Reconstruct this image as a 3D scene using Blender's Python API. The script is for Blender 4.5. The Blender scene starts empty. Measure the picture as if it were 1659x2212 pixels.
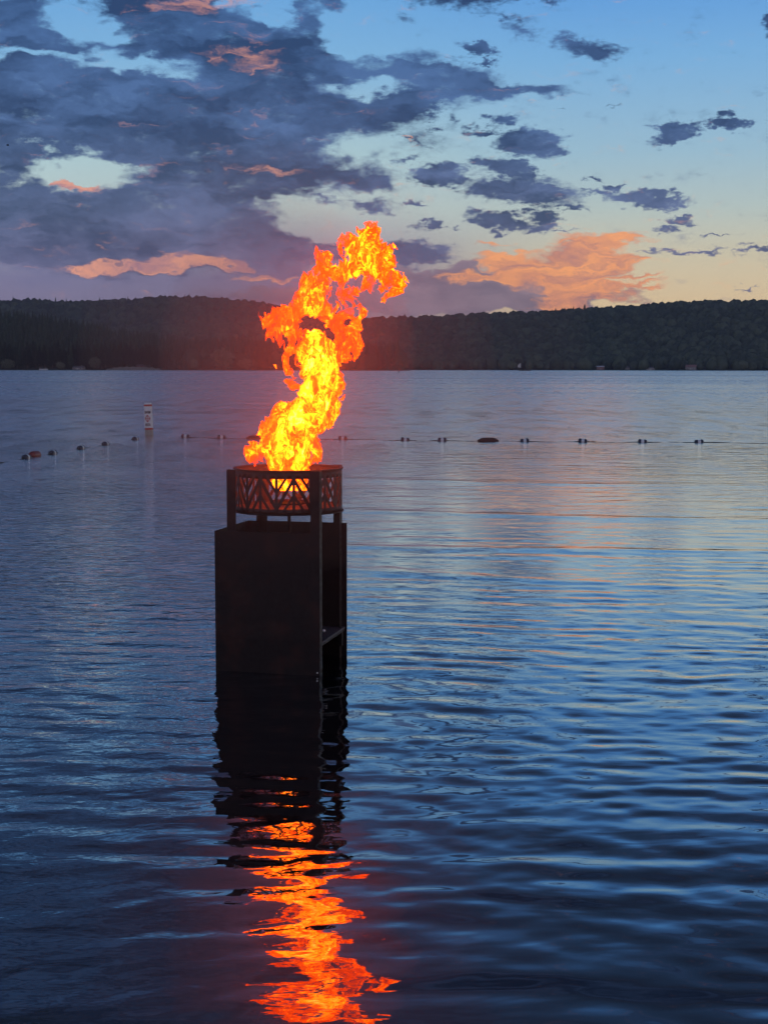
import bpy, bmesh, math, random
import numpy as np
from mathutils import Vector, Matrix, Euler

random.seed(7)
C = bpy.context.scene.collection
SC = bpy.context.scene
R = math.radians

# ------------------------------------------------------------------ camera
CAM_H = 2.1
F = 3200.0                      # focal length in pixels of a 1659 x 2212 picture
PITCH = math.atan((1106 - 796) / F)
ROLL = 0.0016
cam_d = bpy.data.cameras.new('camera')
cam = bpy.data.objects.new('camera', cam_d)
C.objects.link(cam)
cam_d.sensor_fit = 'VERTICAL'
cam_d.sensor_height = 24.0
cam_d.lens = F / 2212 * 24.0
cam_d.clip_start = 0.1
cam_d.clip_end = 30000
cam.location = (0, 0, CAM_H)
CM = Matrix.Rotation(R(90) - PITCH, 3, 'X') @ Matrix.Rotation(ROLL, 3, 'Z')
cam.rotation_euler = CM.to_euler()
SC.camera = cam

def ray(px, py):
    return (CM @ Vector(((px - 829.5) / F, -(py - 1106) / F, -1))).normalized()
def ground(px, py, z=0.0):
    d = ray(px, py)
    return Vector((0, 0, CAM_H)) + d * ((z - CAM_H) / d.z)
def at_y(px, py, Y):
    d = ray(px, py)
    return Vector((0, 0, CAM_H)) + d * (Y / d.y)

# ------------------------------------------------------------------ render / view
SC.render.engine = 'CYCLES'
SC.view_settings.view_transform = 'Standard'
SC.view_settings.look = 'None'
SC.view_settings.exposure = 0.0
SC.view_settings.gamma = 1.0
SC.view_settings.use_curve_mapping = False
cy = SC.cycles
cy.max_bounces = 6
cy.diffuse_bounces = 2
cy.glossy_bounces = 3
cy.transparent_max_bounces = 10
cy.volume_bounces = 0
cy.caustics_reflective = False
cy.caustics_refractive = False
cy.sample_clamp_indirect = 8
cy.use_denoising = True
cy.adaptive_threshold = 0.02

# ------------------------------------------------------------------ world: dusk sky with cloud banks
W = bpy.data.worlds.new('World')
SC.world = W
W.use_nodes = True
nt = W.node_tree
nt.nodes.clear()
N, L = nt.nodes, nt.links

def mathn(op, a, b=None, c=None, clamp=False, tree=None):
    t = tree or nt
    n = t.nodes.new('ShaderNodeMath'); n.operation = op; n.use_clamp = clamp
    for i, v in enumerate((a, b, c)):
        if v is None: continue
        if isinstance(v, (int, float)): n.inputs[i].default_value = v
        else: t.links.new(v, n.inputs[i])
    return n.outputs[0]
def mrange(v, a, b, c=0.0, d=1.0, smooth=True, tree=None):
    t = tree or nt
    n = t.nodes.new('ShaderNodeMapRange')
    n.interpolation_type = 'SMOOTHSTEP' if smooth else 'LINEAR'
    n.clamp = True
    t.links.new(v, n.inputs['Value'])
    n.inputs['From Min'].default_value = a; n.inputs['From Max'].default_value = b
    n.inputs['To Min'].default_value = c; n.inputs['To Max'].default_value = d
    return n.outputs[0]
def noise(vec, scale, detail=4, rough=0.55, typ='FBM', dist=0.0, tree=None, out='Fac', lac=2.0):
    t = tree or nt
    n = t.nodes.new('ShaderNodeTexNoise')
    n.noise_type = typ
    t.links.new(vec, n.inputs['Vector'])
    n.inputs['Scale'].default_value = scale; n.inputs['Detail'].default_value = detail
    n.inputs['Roughness'].default_value = rough; n.inputs['Distortion'].default_value = dist
    n.inputs['Lacunarity'].default_value = lac
    return n.outputs[out]
def mixc(fac, a, b, tree=None, mode='MIX'):
    t = tree or nt
    n = t.nodes.new('ShaderNodeMix'); n.data_type = 'RGBA'; n.blend_type = mode
    for key, v in (('Factor', fac), ('A', a), ('B', b)):
        s = [i for i in n.inputs if i.name == key and i.enabled and (i.type == 'RGBA' or key == 'Factor')]
        s = s[0] if key != 'Factor' else n.inputs[0]
        if isinstance(v, (int, float)): s.default_value = v
        elif isinstance(v, tuple): s.default_value = (*v, 1)
        else: t.links.new(v, s)
    return [o for o in n.outputs if o.type == 'RGBA'][0]
def ramp(v, stops, tree=None, interp='LINEAR'):
    t = tree or nt
    n = t.nodes.new('ShaderNodeValToRGB')
    n.color_ramp.interpolation = interp
    e = n.color_ramp.elements
    while len(e) > 1: e.remove(e[-1])
    e[0].position = stops[0][0]; e[0].color = (*stops[0][1], 1)
    for p, c in stops[1:]:
        x = e.new(p); x.color = (*c, 1)
    t.links.new(v, n.inputs[0])
    return n.outputs[0]
def s2l(r, g, b):
    f = lambda c: (c / 255 / 12.92) if c / 255 <= 0.04045 else ((c / 255 + 0.055) / 1.055) ** 2.4
    return (f(r), f(g), f(b))

tc = N.new('ShaderNodeTexCoord')
sep = N.new('ShaderNodeSeparateXYZ'); L.new(tc.outputs['Generated'], sep.inputs[0])
az = mathn('ARCTAN2', sep.outputs[0], sep.outputs[1])
el = mathn('ARCSINE', sep.outputs[2])
UX = mathn('MULTIPLY', az, 32.0)            # azimuth, 1 unit = 1/32 radian
UY = mathn('MULTIPLY', el, 32.0)            # elevation in the same units
comb = N.new('ShaderNodeCombineXYZ'); L.new(UX, comb.inputs[0]); L.new(UY, comb.inputs[1])
P = comb.outputs[0]
st = N.new('ShaderNodeMapping'); st.vector_type = 'POINT'
L.new(P, st.inputs[0]); st.inputs['Scale'].default_value = (1, 2.1, 1)
PS = st.outputs[0]
def warp(vec, src, scale, amt, detail):
    c = noise(src, scale, detail, 0.6, out='Color')
    a = N.new('ShaderNodeVectorMath'); a.operation = 'SUBTRACT'; L.new(c, a.inputs[0]); a.inputs[1].default_value = (.5, .5, .5)
    m = N.new('ShaderNodeVectorMath'); m.operation = 'MULTIPLY_ADD'
    L.new(a.outputs[0], m.inputs[0]); m.inputs[1].default_value = (amt, amt * 0.5, 0); L.new(vec, m.inputs[2])
    return m.outputs[0]
PW = warp(P, PS, 0.5, 2.2, 3)
PW = warp(PW, PS, 1.9, 1.2, 6)
PF = warp(warp(P, PS, 1.3, 1.0, 3), PS, 4.2, 0.75, 6)

def blobs(lst, vec):
    """smooth elliptical lobes (azimuth, elevation): cx, cy, rx, ry, tilt, strength"""
    acc = None
    for b in lst:
        cx, cyy, rx, ry = b[:4]; rot = b[4] if len(b) > 4 else 0; s = b[5] if len(b) > 5 else 1.0
        m = N.new('ShaderNodeMapping'); m.vector_type = 'TEXTURE'
        L.new(vec, m.inputs[0])
        m.inputs['Location'].default_value = ((cx - 829.5) / 100, (796 - cyy) / 100, 0)
        m.inputs['Rotation'].default_value = (0, 0, R(rot))
        m.inputs['Scale'].default_value = (rx * 1.45 / 100, ry * 1.45 / 100, 1)
        g = N.new('ShaderNodeTexGradient'); g.gradient_type = 'SPHERICAL'; L.new(m.outputs[0], g.inputs[0])
        acc = mathn('MULTIPLY_ADD', g.outputs['Fac'], s * 1.9, acc if acc is not None else 0.0)
    return acc
def lobes(lst, vec):
    acc = None
    for b in lst:
        v = blobs([b], vec)
        acc = v if acc is None else mathn('MAXIMUM', acc, v)
    return acc

DARK = [  # the great bank at left
 (350,270,500,95,0,1.2),(600,285,190,80,0,1),(60,300,230,120,0,1.2),(650,160,360,52,-9,1.15),(890,200,140,26,-9,1),
 (1110,222,130,13,-3,.75),(420,85,170,75,-20,1.1),(330,25,200,45,-25,1),(70,110,150,75,-15,1.2),(150,40,70,70,-40,.8),
 (250,150,180,30,0,.8),(440,220,500,60,0,.9),(480,350,260,40,0,.9),
 (640,75,60,50,-30,.6),(700,30,70,28,0,.6),(780,20,70,22,0,.35),
 (120,450,240,55,0,1.2),(20,385,80,50,0,1.1),(450,430,300,60,0,1.2),(640,400,160,45,0,1.0),(770,425,90,18,-10,.8),
 (300,515,360,55,0,1.2),(150,560,250,32,0,1),(600,545,250,40,0,1.2),(560,490,130,40,-10,1.2),(470,590,160,16,0,.35),(130,610,200,20,0,.3),
 (800,560,70,22,0,1.1),(840,578,50,10,0,.5),

 (200,-330,700,210,0,1.1),(-300,-60,380,240,0,1.0),(-500,400,500,160,0,1.1),(700,-700,900,220,8,1.0),(1900,-900,700,160,0,.8),
 (1500,-330,160,50,0,.7),(2300,-100,260,70,0,.8),(2250,420,260,40,0,.9),(100,-1100,1200,200,0,.9)]
SMALL = [(890,551,85,22,0,1.3),(1020,10,125,40,5,1.3),(925,-5,90,34,0,.9),(1080,70,60,12,-20,.5),
 (1026,132,38,11,-12,1.1),(1045,160,24,8,-10,.9),(960,150,80,7,0,.4),
 (1260,140,68,17,-4,.95),(1215,120,40,14,-10,.6),(1115,100,45,20,-30,.55),(1180,46,32,8,-5,.7),(880,75,30,14,-30,.4),
 (868,258,66,21,0,1.3),(925,242,32,9,0,.9),(975,275,16,12,0,.5),
 (1075,276,26,13,0,1.0),(1035,301,38,10,0,.95),(930,298,26,10,0,.6),(885,318,42,10,-15,.65),(870,358,40,9,15,.65),
 (1140,325,66,26,-3,1.5),(1125,303,30,18,0,.9),(1190,335,36,14,-10,1),
 (945,392,62,23,0,1.5),(1055,372,50,16,-10,1.1),(1110,385,60,20,-25,1.2),(1115,425,120,24,-7,1.4),(1215,459,42,8,-5,1),(1150,405,70,20,-5,.6),
 (1310,419,20,8,-15,1.1),(1390,443,76,14,-4,1.5),(1282,430,44,8,-6,.9),(1275,402,18,4,-6,.8),
 (1072,484,62,18,-8,1.4),(1165,476,34,13,-8,1.2),(1165,494,34,12,0,1.0),(1075,508,20,7,0,1),(1210,508,28,4,0,.8),
 (936,487,18,10,0,1),(905,497,20,9,10,.6),(985,493,18,5,0,.7),(893,450,26,7,0,.9),(812,452,44,18,0,.9),(700,440,60,12,-12,.6),
 (1442,311,50,18,16,1.5),(1548,293,36,13,-4,1.4),(1395,300,20,6,0,.5),(1590,294,20,4,10,.4),
 (1655,106,42,21,10,1.5),(1655,26,26,9,0,1),(1650,65,24,6,0,.5),
 (1448,488,34,8,-5,1.1),(1424,506,28,7,-3,.9),(1540,519,46,3,4,.8),(1470,551,85,6,3,.9),(1405,552,34,5,0,.7),(1610,551,48,5,4,.8),(1595,541,22,4,0,.6),
 (1585,628,20,3,0,.7),(1310,258,20,5,0,.55),(1210,255,14,3,0,.4)]
GAPS = [(15,18,40,22,-30,1),(195,95,85,36,-18,1.1),(225,122,50,18,0,.6),(90,170,75,9,0,.9),(300,181,110,15,0,1.15),(480,10,50,12,-40,.6),
 (180,393,95,25,0,1.55),(720,468,100,38,-8,1.3),(690,446,90,10,-8,.7),(640,500,40,14,-20,.5),(800,212,80,13,0,1.1),(770,330,70,26,20,.9),(600,55,26,40,-30,.8),(790,110,70,40,-25,1),(740,520,70,10,-20,.5),(780,490,60,25,0,.6)]
PINK = [(425,42,85,24,-8,.85),(545,48,45,14,-10,.6),(350,60,40,9,0,.6),(545,160,85,40,-25,.5),(168,419,60,8,-3,1.7),(130,410,22,8,0,.9),
 (370,573,150,13,-2,1.15),(372,553,44,10,0,1.0),(500,580,50,9,0,1),(590,598,70,8,0,1.0),(240,580,110,10,0,.9),(480,370,170,16,0,.35),
 (1280,528,95,18,3,1.4),(1170,560,150,18,0,1.3),(1230,575,130,20,0,1.3),(1190,600,140,18,3,1.2),(1255,620,80,24,10,1.1),(1275,640,70,18,0,1.1),
 (1060,590,130,12,6,.9),(1370,607,50,5,0,1.1),(1355,625,60,5,3,1.1),(1375,573,26,5,0,1.0),(1060,522,55,5,0,.7),(1200,655,80,12,0,.9),(875,310,30,5,-15,.5),(1320,654,28,6,0,.6),(1030,545,90,6,3,.5)]
MAUVE = [(1050,615,220,34,0,1.4),(950,650,330,30,0,1.3),(1130,645,190,30,0,1.2),(860,600,120,20,0,.6),(1000,570,90,12,5,.5),(700,650,300,40,0,.8)]

# clear-sky colour: elevation ramp, warmer towards the right, lavender low on the left
e01 = mathn('DIVIDE', UY, 32.0, clamp=True)
clear_r = ramp(e01, [(0.0, s2l(226,188,138)),(0.042, s2l(229,202,160)),(0.075, s2l(208,200,175)),(0.105, s2l(182,198,196)),
                     (0.14, s2l(155,190,210)),(0.20, s2l(122,176,222)),(0.26, s2l(84,150,222)),(0.30, s2l(66,112,172)),(0.36, s2l(50,78,118)),(0.45, s2l(40,54,80)),(1.0, s2l(32,42,62))])
clear_l = ramp(e01, [(0.0, s2l(140,118,138)),(0.03, s2l(134,124,152)),(0.06, s2l(128,126,160)),(0.08, s2l(160,165,180)),(0.105, s2l(190,205,203)),
                     (0.14, s2l(175,206,214)),(0.20, s2l(128,180,222)),(0.26, s2l(96,160,222)),(0.31, s2l(64,106,162)),(0.37, s2l(50,74,112)),(0.46, s2l(40,52,76)),(1.0, s2l(32,42,62))])
side = mrange(UX, -1.5, 4.5)
clear = mixc(side, clear_l, clear_r)

fb = noise(PS, 1.15, 9, 0.62)
fb2 = noise(PS, 3.3, 6, 0.6)
nn = mathn('MULTIPLY_ADD', mathn('SUBTRACT', fb, 0.5), 2.6, mathn('MULTIPLY', mathn('SUBTRACT', fb2, 0.5), 0.9))
bank = mathn('MINIMUM', blobs(DARK, PW), 1.35)
gaps = mathn('MINIMUM', blobs([(g[0], g[1], g[2] * 1.15, g[3] * 1.2, g[4], g[5] * 0.95) for g in GAPS], PW), 1.5)
dsum = mathn('SUBTRACT', bank, gaps)
big = mathn('ADD', dsum, mathn('MULTIPLY_ADD', nn, 0.85, mathn('MULTIPLY', mathn('SUBTRACT', noise(PS, 6.0, 5, 0.62), 0.5), 0.55)))
sml = mathn('ADD', mathn('MINIMUM', lobes(SMALL, PF), 1.3), mathn('ADD', mathn('MULTIPLY', nn, 0.5), mathn('MULTIPLY', mathn('SUBTRACT', noise(PS, 7.5, 5, 0.6), 0.5), 1.1)))
dmask = mathn('MAXIMUM', mrange(big, 0.08, 1.2), mrange(sml, 0.16, 1.22))
# cloud colour
slm = N.new('ShaderNodeMapping'); L.new(PW, slm.inputs[0]); slm.inputs['Scale'].default_value = (0.42, 1.5, 1); slm.inputs['Rotation'].default_value = (0, 0, R(5))
lit = noise(slm.outputs[0], 0.75, 5, 0.52)
slm2 = N.new('ShaderNodeMapping'); L.new(PW, slm2.inputs[0]); slm2.inputs['Scale'].default_value = (1, 2.2, 1)
lit2 = noise(slm2.outputs[0], 1.5, 5, 0.55)
core = mrange(mathn('MAXIMUM', big, sml), 0.6, 2.0, 0.62, 0.30)
lv = mathn('MULTIPLY_ADD', mathn('SUBTRACT', lit, 0.5), 3.9, mathn('MULTIPLY_ADD', mathn('SUBTRACT', lit2, 0.5), 1.1, core), clamp=True)
dk_lo = ramp(e01, [(0.0, s2l(98,94,128)),(0.06, s2l(76,84,120)),(0.1, s2l(56,75,110)),(0.16, s2l(42,66,108)),(0.25, s2l(38,62,104)),(0.40, s2l(34,50,82)),(1.0, s2l(26,40,66))])
dk_hi = ramp(e01, [(0.0, s2l(138,128,160)),(0.06, s2l(122,122,158)),(0.1, s2l(98,114,156)),(0.16, s2l(80,110,160)),(0.25, s2l(66,102,154)),(0.42, s2l(56,78,118)),(1.0, s2l(40,60,96))])
dcol = mixc(lv, dk_lo, dk_hi)
sky = mixc(mathn('MULTIPLY', dmask, 0.97), clear, dcol)
# mauve veil low over the centre
mm = mrange(mathn('ADD', blobs(MAUVE, PW), mathn('MULTIPLY', nn, 0.5)), 0.45, 1.15)
mcol = mixc(lv, s2l(112,100,124), s2l(150,128,146))
sky = mixc(mathn('MULTIPLY', mm, 0.92), sky, mcol)
# sun-lit clouds, combed into flat streaks
sm = N.new('ShaderNodeMapping'); L.new(PW, sm.inputs[0]); sm.inputs['Scale'].default_value = (1.0, 6.5, 1)
streak = noise(sm.outputs[0], 0.9, 6, 0.6)
streak2 = noise(PS, 2.6, 6, 0.65)
pk = mathn('ADD', blobs(PINK, PW), mathn('MULTIPLY', mathn('SUBTRACT', streak, 0.5), 3.3))
pk = mathn('ADD', pk, mathn('MULTIPLY', mathn('SUBTRACT', streak2, 0.5), 1.0))
pm = mrange(pk, 0.30, 1.5)
sv = mathn('MULTIPLY_ADD', mathn('SUBTRACT', streak, 0.5), 3.0, 0.62, clamp=True)
pcol_r = mixc(sv, s2l(176,122,124), s2l(255,170,112))
pcol_l = mixc(sv, s2l(150,118,146), s2l(236,164,140))
pcol = mixc(mrange(UX, -1, 2), pcol_l, pcol_r)
hi_fade = mrange(UY, 4.2, 6.5, 1.0, 0.6)
sky = mixc(mathn('MULTIPLY', mathn('MULTIPLY', pm, hi_fade), 0.95), sky, pcol)

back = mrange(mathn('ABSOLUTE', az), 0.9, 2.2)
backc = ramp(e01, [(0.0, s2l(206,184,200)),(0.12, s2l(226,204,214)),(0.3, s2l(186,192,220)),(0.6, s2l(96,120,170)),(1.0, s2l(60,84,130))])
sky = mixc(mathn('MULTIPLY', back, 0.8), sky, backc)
nish = N.new('ShaderNodeTexSky'); nish.sky_type = 'NISHITA'; nish.sun_disc = False
SUN_EL, SUN_AZ = R(2.0), R(58)
nish.sun_elevation = SUN_EL; nish.sun_rotation = SUN_AZ
nish.air_density = 1.2; nish.dust_density = 1.5; nish.ozone_density = 2.0
below = mrange(UY, -0.6, 0.0)
sky = mixc(mathn('MULTIPLY_ADD', below, 1.0, 0.0), (0.02, 0.025, 0.03), sky)
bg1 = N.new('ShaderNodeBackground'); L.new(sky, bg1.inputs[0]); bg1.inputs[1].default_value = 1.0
bg2 = N.new('ShaderNodeBackground'); L.new(nish.outputs[0], bg2.inputs[0]); bg2.inputs[1].default_value = 0.006
add = N.new('ShaderNodeAddShader'); L.new(bg1.outputs[0], add.inputs[0]); L.new(bg2.outputs[0], add.inputs[1])
wo = N.new('ShaderNodeOutputWorld'); L.new(add.outputs[0], wo.inputs[0])
W.cycles.sampling_method = 'MANUAL'; W.cycles.sample_map_resolution = 256

# the last low sun, nearly gone behind the hills to the right
sd = bpy.data.lights.new('sun', 'SUN'); sd.energy = 0.12; sd.angle = R(4); sd.color = (1.0, 0.72, 0.5)
so = bpy.data.objects.new('sun', sd); C.objects.link(so)
sdir = Vector((math.sin(SUN_AZ) * math.cos(R(7)), math.cos(SUN_AZ) * math.cos(R(7)), math.sin(R(7))))
so.rotation_euler = sdir.to_track_quat('Z', 'Y').to_euler()

# ------------------------------------------------------------------ helpers
def mesh_obj(name, verts, faces, mat=None, parent=None, smooth=False, loc=None):
    me = bpy.data.meshes.new(name)
    if isinstance(verts, np.ndarray):
        v = np.ascontiguousarray(verts, np.float32); f = np.asarray(faces, np.int32)
        k = f.shape[1]
        me.vertices.add(len(v)); me.vertices.foreach_set('co', v.ravel())
        me.loops.add(f.size); me.loops.foreach_set('vertex_index', f.ravel())
        me.polygons.add(len(f)); me.polygons.foreach_set('loop_start', np.arange(0, f.size, k, dtype=np.int32))
        me.update(calc_edges=True); me.validate()
    else:
        me.from_pydata([tuple(x) for x in verts], [], faces); me.update()
    if smooth: me.polygons.foreach_set('use_smooth', [True] * len(me.polygons))
    o = bpy.data.objects.new(name, me); C.objects.link(o)
    if mat: me.materials.append(mat)
    if parent: o.parent = parent
    if loc is not None: o.location = loc
    return o
def empty(name, loc, rz=0):
    o = bpy.data.objects.new(name, None); C.objects.link(o)
    o.location = loc; o.rotation_euler = (0, 0, rz); o.empty_display_size = 0.2
    return o
def tag(o, label=None, cat=None, group=None, kind=None):
    if label: o['label'] = label
    if cat: o['category'] = cat
    if group: o['group'] = group
    if kind: o['kind'] = kind
    return o
class MB:
    def __init__(s): s.bm = bmesh.new()
    def box(s, c, size, rot=None, bevel=0.0):
        r = bmesh.ops.create_cube(s.bm, size=1.0)
        M = Matrix.Translation(c) @ (rot.to_4x4() if rot else Matrix.Identity(4)) @ Matrix.Diagonal((*size, 1))
        bmesh.ops.transform(s.bm, matrix=M, verts=r['verts'])
        if bevel:
            ed = list({e for v in r['verts'] for e in v.link_edges})
            bmesh.ops.bevel(s.bm, geom=ed, offset=bevel, segments=2, affect='EDGES', profile=0.6)
        return s
    def lathe(s, prof, seg=24, M=None, a0=0, a1=2 * math.pi, cap=False):
        M = M or Matrix.Identity(4)
        full = abs(a1 - a0 - 2 * math.pi) < 1e-6
        n = seg if full else seg + 1
        rings = []
        for r, z in prof:
            rings.append([s.bm.verts.new(M @ Vector((r * math.cos(a0 + (a1 - a0) * i / seg), r * math.sin(a0 + (a1 - a0) * i / seg), z))) for i in range(n)])
        for a, b in zip(rings, rings[1:]):
            for i in range(seg):
                j = (i + 1) % n
                s.bm.faces.new((a[i], a[j], b[j], b[i]))
        if cap:
            s.bm.faces.new(rings[0][::-1]); s.bm.faces.new(rings[-1])
        return s
    def tube(s, pts, rad, seg=8, cap=True):
        pts = [Vector(p) for p in pts]
        rads = rad if isinstance(rad, (list, tuple)) else [rad] * len(pts)
        rings = []
        for i, p in enumerate(pts):
            t = (pts[min(i + 1, len(pts) - 1)] - pts[max(i - 1, 0)]).normalized()
            up = Vector((0, 0, 1)) if abs(t.z) < 0.95 else Vector((1, 0, 0))
            a = t.cross(up).normalized(); b = a.cross(t)
            rings.append([s.bm.verts.new(p + (a * math.cos(2 * math.pi * k / seg) + b * math.sin(2 * math.pi * k / seg)) * rads[i]) for k in range(seg)])
        for a, b in zip(rings, rings[1:]):
            for i in range(seg):
                j = (i + 1) % seg
                s.bm.faces.new((a[i], a[j], b[j], b[i]))
        if cap:
            s.bm.faces.new(rings[0][::-1]); s.bm.faces.new(rings[-1])
        return s
    def build(s, name, mat, parent=None, smooth=False, loc=None):
        bmesh.ops.recalc_face_normals(s.bm, faces=s.bm.faces[:])
        me = bpy.data.meshes.new(name); s.bm.to_mesh(me); s.bm.free()
        if smooth:
            me.polygons.foreach_set('use_smooth', [True] * len(me.polygons))
            try: me.set_sharp_from_angle(angle=R(40))
            except Exception: pass
        o = bpy.data.objects.new(name, me); C.objects.link(o); me.materials.append(mat)
        if parent: o.parent = parent
        if loc is not None: o.location = loc
        return o
def newmat(name):
    m = bpy.data.materials.new(name); m.use_nodes = True
    return m, m.node_tree, m.node_tree.nodes['Principled BSDF']
def simple(name, col, rough=0.6, metal=0.0, var=0.2, scale=20.0, bump=0.0):
    m, t, b = newmat(name)
    tcn = t.nodes.new('ShaderNodeTexCoord')
    n = noise(tcn.outputs['Object'], scale, 5, 0.6, tree=t)
    lo = tuple(c * (1 - var) for c in col); hi = tuple(min(1, c * (1 + var)) for c in col)
    t.links.new(mixc(n, lo, hi, tree=t), b.inputs['Base Color'])
    b.inputs['Roughness'].default_value = rough; b.inputs['Metallic'].default_value = metal
    if bump:
        bn = t.nodes.new('ShaderNodeBump'); bn.inputs['Strength'].default_value = bump; bn.inputs['Distance'].default_value = 0.01
        t.links.new(n, bn.inputs['Height']); t.links.new(bn.outputs[0], b.inputs['Normal'])
    return m

# ---- numpy value noise
rng = np.random.default_rng(11)
TAB = rng.random((64, 64, 64)).astype(np.float32)
def vnoise(x, y, z):
    xi = np.floor(x).astype(np.int32); yi = np.floor(y).astype(np.int32); zi = np.floor(z).astype(np.int32)
    fx = (x - xi).astype(np.float32); fy = (y - yi).astype(np.float32); fz = (z - zi).astype(np.float32)
    fx = fx * fx * (3 - 2 * fx); fy = fy * fy * (3 - 2 * fy); fz = fz * fz * (3 - 2 * fz)
    x0, x1, y0, y1, z0, z1 = xi & 63, (xi + 1) & 63, yi & 63, (yi + 1) & 63, zi & 63, (zi + 1) & 63
    def lerp(a, b, t): return a + (b - a) * t
    c00 = lerp(TAB[x0, y0, z0], TAB[x1, y0, z0], fx); c10 = lerp(TAB[x0, y1, z0], TAB[x1, y1, z0], fx)
    c01 = lerp(TAB[x0, y0, z1], TAB[x1, y0, z1], fx); c11 = lerp(TAB[x0, y1, z1], TAB[x1, y1, z1], fx)
    return lerp(lerp(c00, c10, fy), lerp(c01, c11, fy), fz) * 2 - 1
def fbm(x, y, z, octs=4, gain=0.5):
    a, s, tot = 1.0, 0.0, 0.0
    for o in range(octs):
        k = 2.03 ** o
        s = s + a * vnoise(x * k + 17.3 * o, y * k + 5.1 * o, z * k + 9.7 * o); tot += a; a *= gain
    return s / tot

# ------------------------------------------------------------------ water
WAVES = []
rw = random.Random(3)
for i in range(46):
    lam = 0.16 * (9.0 ** (i / 45.0))                # 0.16 .. 1.44 m
    th = R(-90 + rw.gauss(6, 30))                   # travelling towards the shore
    k = 2 * math.pi / lam
    slope = 0.0062 * (0.55 + 0.9 * rw.random()) * (1.25 if 0.25 < lam < 0.9 else 0.8)
    if lam > 0.55: slope *= 0.45
    if lam < 0.42: slope *= 1.4
    WAVES.append((k * math.cos(th), k * math.sin(th), slope / k, rw.random() * 6.283, lam))
def water_height(x, y, dr):
    h = np.zeros_like(x)
    gust = fbm(x * 0.16, y * 0.10, np.zeros_like(x) + 3.3, 3) * 0.5 + 0.5
    gust = np.clip((gust - 0.25) * 2.0, 0.0, 1.3)
    wx = x + 0.35 * vnoise(x * 0.7, y * 0.7, np.zeros_like(x) + 1.5); wy = y + 0.3 * vnoise(x * 0.6 + 9, y * 0.6, np.zeros_like(x) + 7.5)
    for kx, ky, a, ph, lam in WAVES:
        fade = np.clip(lam / (2.6 * dr) - 1, 0, 1)
        g = (0.45 + 0.75 * gust) if lam < 0.5 else 0.85
        s = np.sin(kx * wx + ky * wy + ph)
        h += a * g * fade * (s + 0.18 * np.cos(2 * (kx * wx + ky * wy + ph)))
    # long smooth wake lines crossing the right side
    for y0, sl, lam2, amp in ((17.6, -0.22, 0.45, 0.012), (15.0, -0.24, 0.4, 0.008), (21.5, -0.12, 0.5, 0.012), (27.5, -0.1, 0.7, 0.015)):
        d = (y - (y0 + sl * x + 0.35 * np.sin(x * 0.5 + y0))) / lam2
        h += amp * np.exp(-d * d * 3.0) * np.clip(1.2 - np.abs(x - 1.5) / 7, 0, 1)
    return h
dep = np.concatenate([np.arange(R(33), R(1.2), -0.00055), np.geomspace(R(1.2), CAM_H / 14000, 60)])
rr = CAM_H / np.tan(dep)
rr = np.concatenate([[0.0, 1.2, 2.4], rr])
azs = np.concatenate([np.linspace(-math.pi, R(-24), 40)[:-1], np.linspace(R(-24), R(24), 900), np.linspace(R(24), math.pi, 40)[1:]])
AZ, RR = np.meshgrid(azs, rr)
DR = np.gradient(rr)[:, None] * np.ones_like(AZ)
DR = np.maximum(DR, RR * np.gradient(azs)[None, :])
X = RR * np.sin(AZ); Y = RR * np.cos(AZ)
Z = water_height(X, Y, DR) + .008
nr, na = X.shape
vv = np.stack([X, Y, Z], -1).reshape(-1, 3)
ii = (np.arange(nr - 1)[:, None] * na + np.arange(na - 1)[None, :]).ravel()
ff = np.stack([ii, ii + 1, ii + na + 1, ii + na], -1)

m, t, b = newmat('lake_water')
geo = t.nodes.new('ShaderNodeNewGeometry')
ln = t.nodes.new('ShaderNodeVectorMath'); ln.operation = 'LENGTH'; t.links.new(geo.outputs['Position'], ln.inputs[0])
dist = ln.outputs['Value']
b.inputs['Base Color'].default_value = (0.003, 0.005, 0.008, 1)
b.inputs['IOR'].default_value = 1.36
b.inputs['Metallic'].default_value = 0.0
lg = mathn('LOGARITHM', dist, 10.0, tree=t)
rgh = mrange(lg, 1.0, 2.7, 0.03, 0.27, smooth=False, tree=t)
pmap = t.nodes.new('ShaderNodeMapping'); t.links.new(geo.outputs['Position'], pmap.inputs[0]); pmap.inputs['Scale'].default_value = (0.006, 0.03, 1)
patch = mrange(noise(pmap.outputs[0], 1.0, 5, 0.6, tree=t), .35, .65, 0.72, 1.28, tree=t)
pm2 = t.nodes.new('ShaderNodeMapping'); t.links.new(geo.outputs['Position'], pm2.inputs[0]); pm2.inputs['Scale'].default_value = (0.8, 0.22, 1)
patch = mathn('MULTIPLY', patch, mrange(noise(pm2.outputs[0], 1.0, 4, 0.65, tree=t), .3, .7, 0.55, 1.5, tree=t), tree=t)
rgh = mathn('MULTIPLY', rgh, patch, tree=t)
b.inputs['Roughness'].default_value = 0.05
mp = t.nodes.new('ShaderNodeMapping'); t.links.new(geo.outputs['Position'], mp.inputs[0])
mp.inputs['Scale'].default_value = (0.55, 1.0, 1.0); mp.inputs['Rotation'].default_value = (0, 0, R(7))
mp2 = t.nodes.new('ShaderNodeMapping'); t.links.new(geo.outputs['Position'], mp2.inputs[0])
mp2.inputs['Scale'].default_value = (0.5, 1.0, 1.0); mp2.inputs['Rotation'].default_value = (0, 0, R(-16))
n1 = noise(mp.outputs[0], 8.0, 3, 0.5, tree=t, dist=0.4)
n2 = noise(mp2.outputs[0], 2.6, 3, 0.5, tree=t, dist=0.4)
n3 = noise(mp.outputs[0], 0.55, 5, 0.62, tree=t)
gust = mrange(noise(mp2.outputs[0], 0.11, 3, 0.5, tree=t), 0.40, 0.60, 0.15, 1.0, tree=t)
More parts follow.
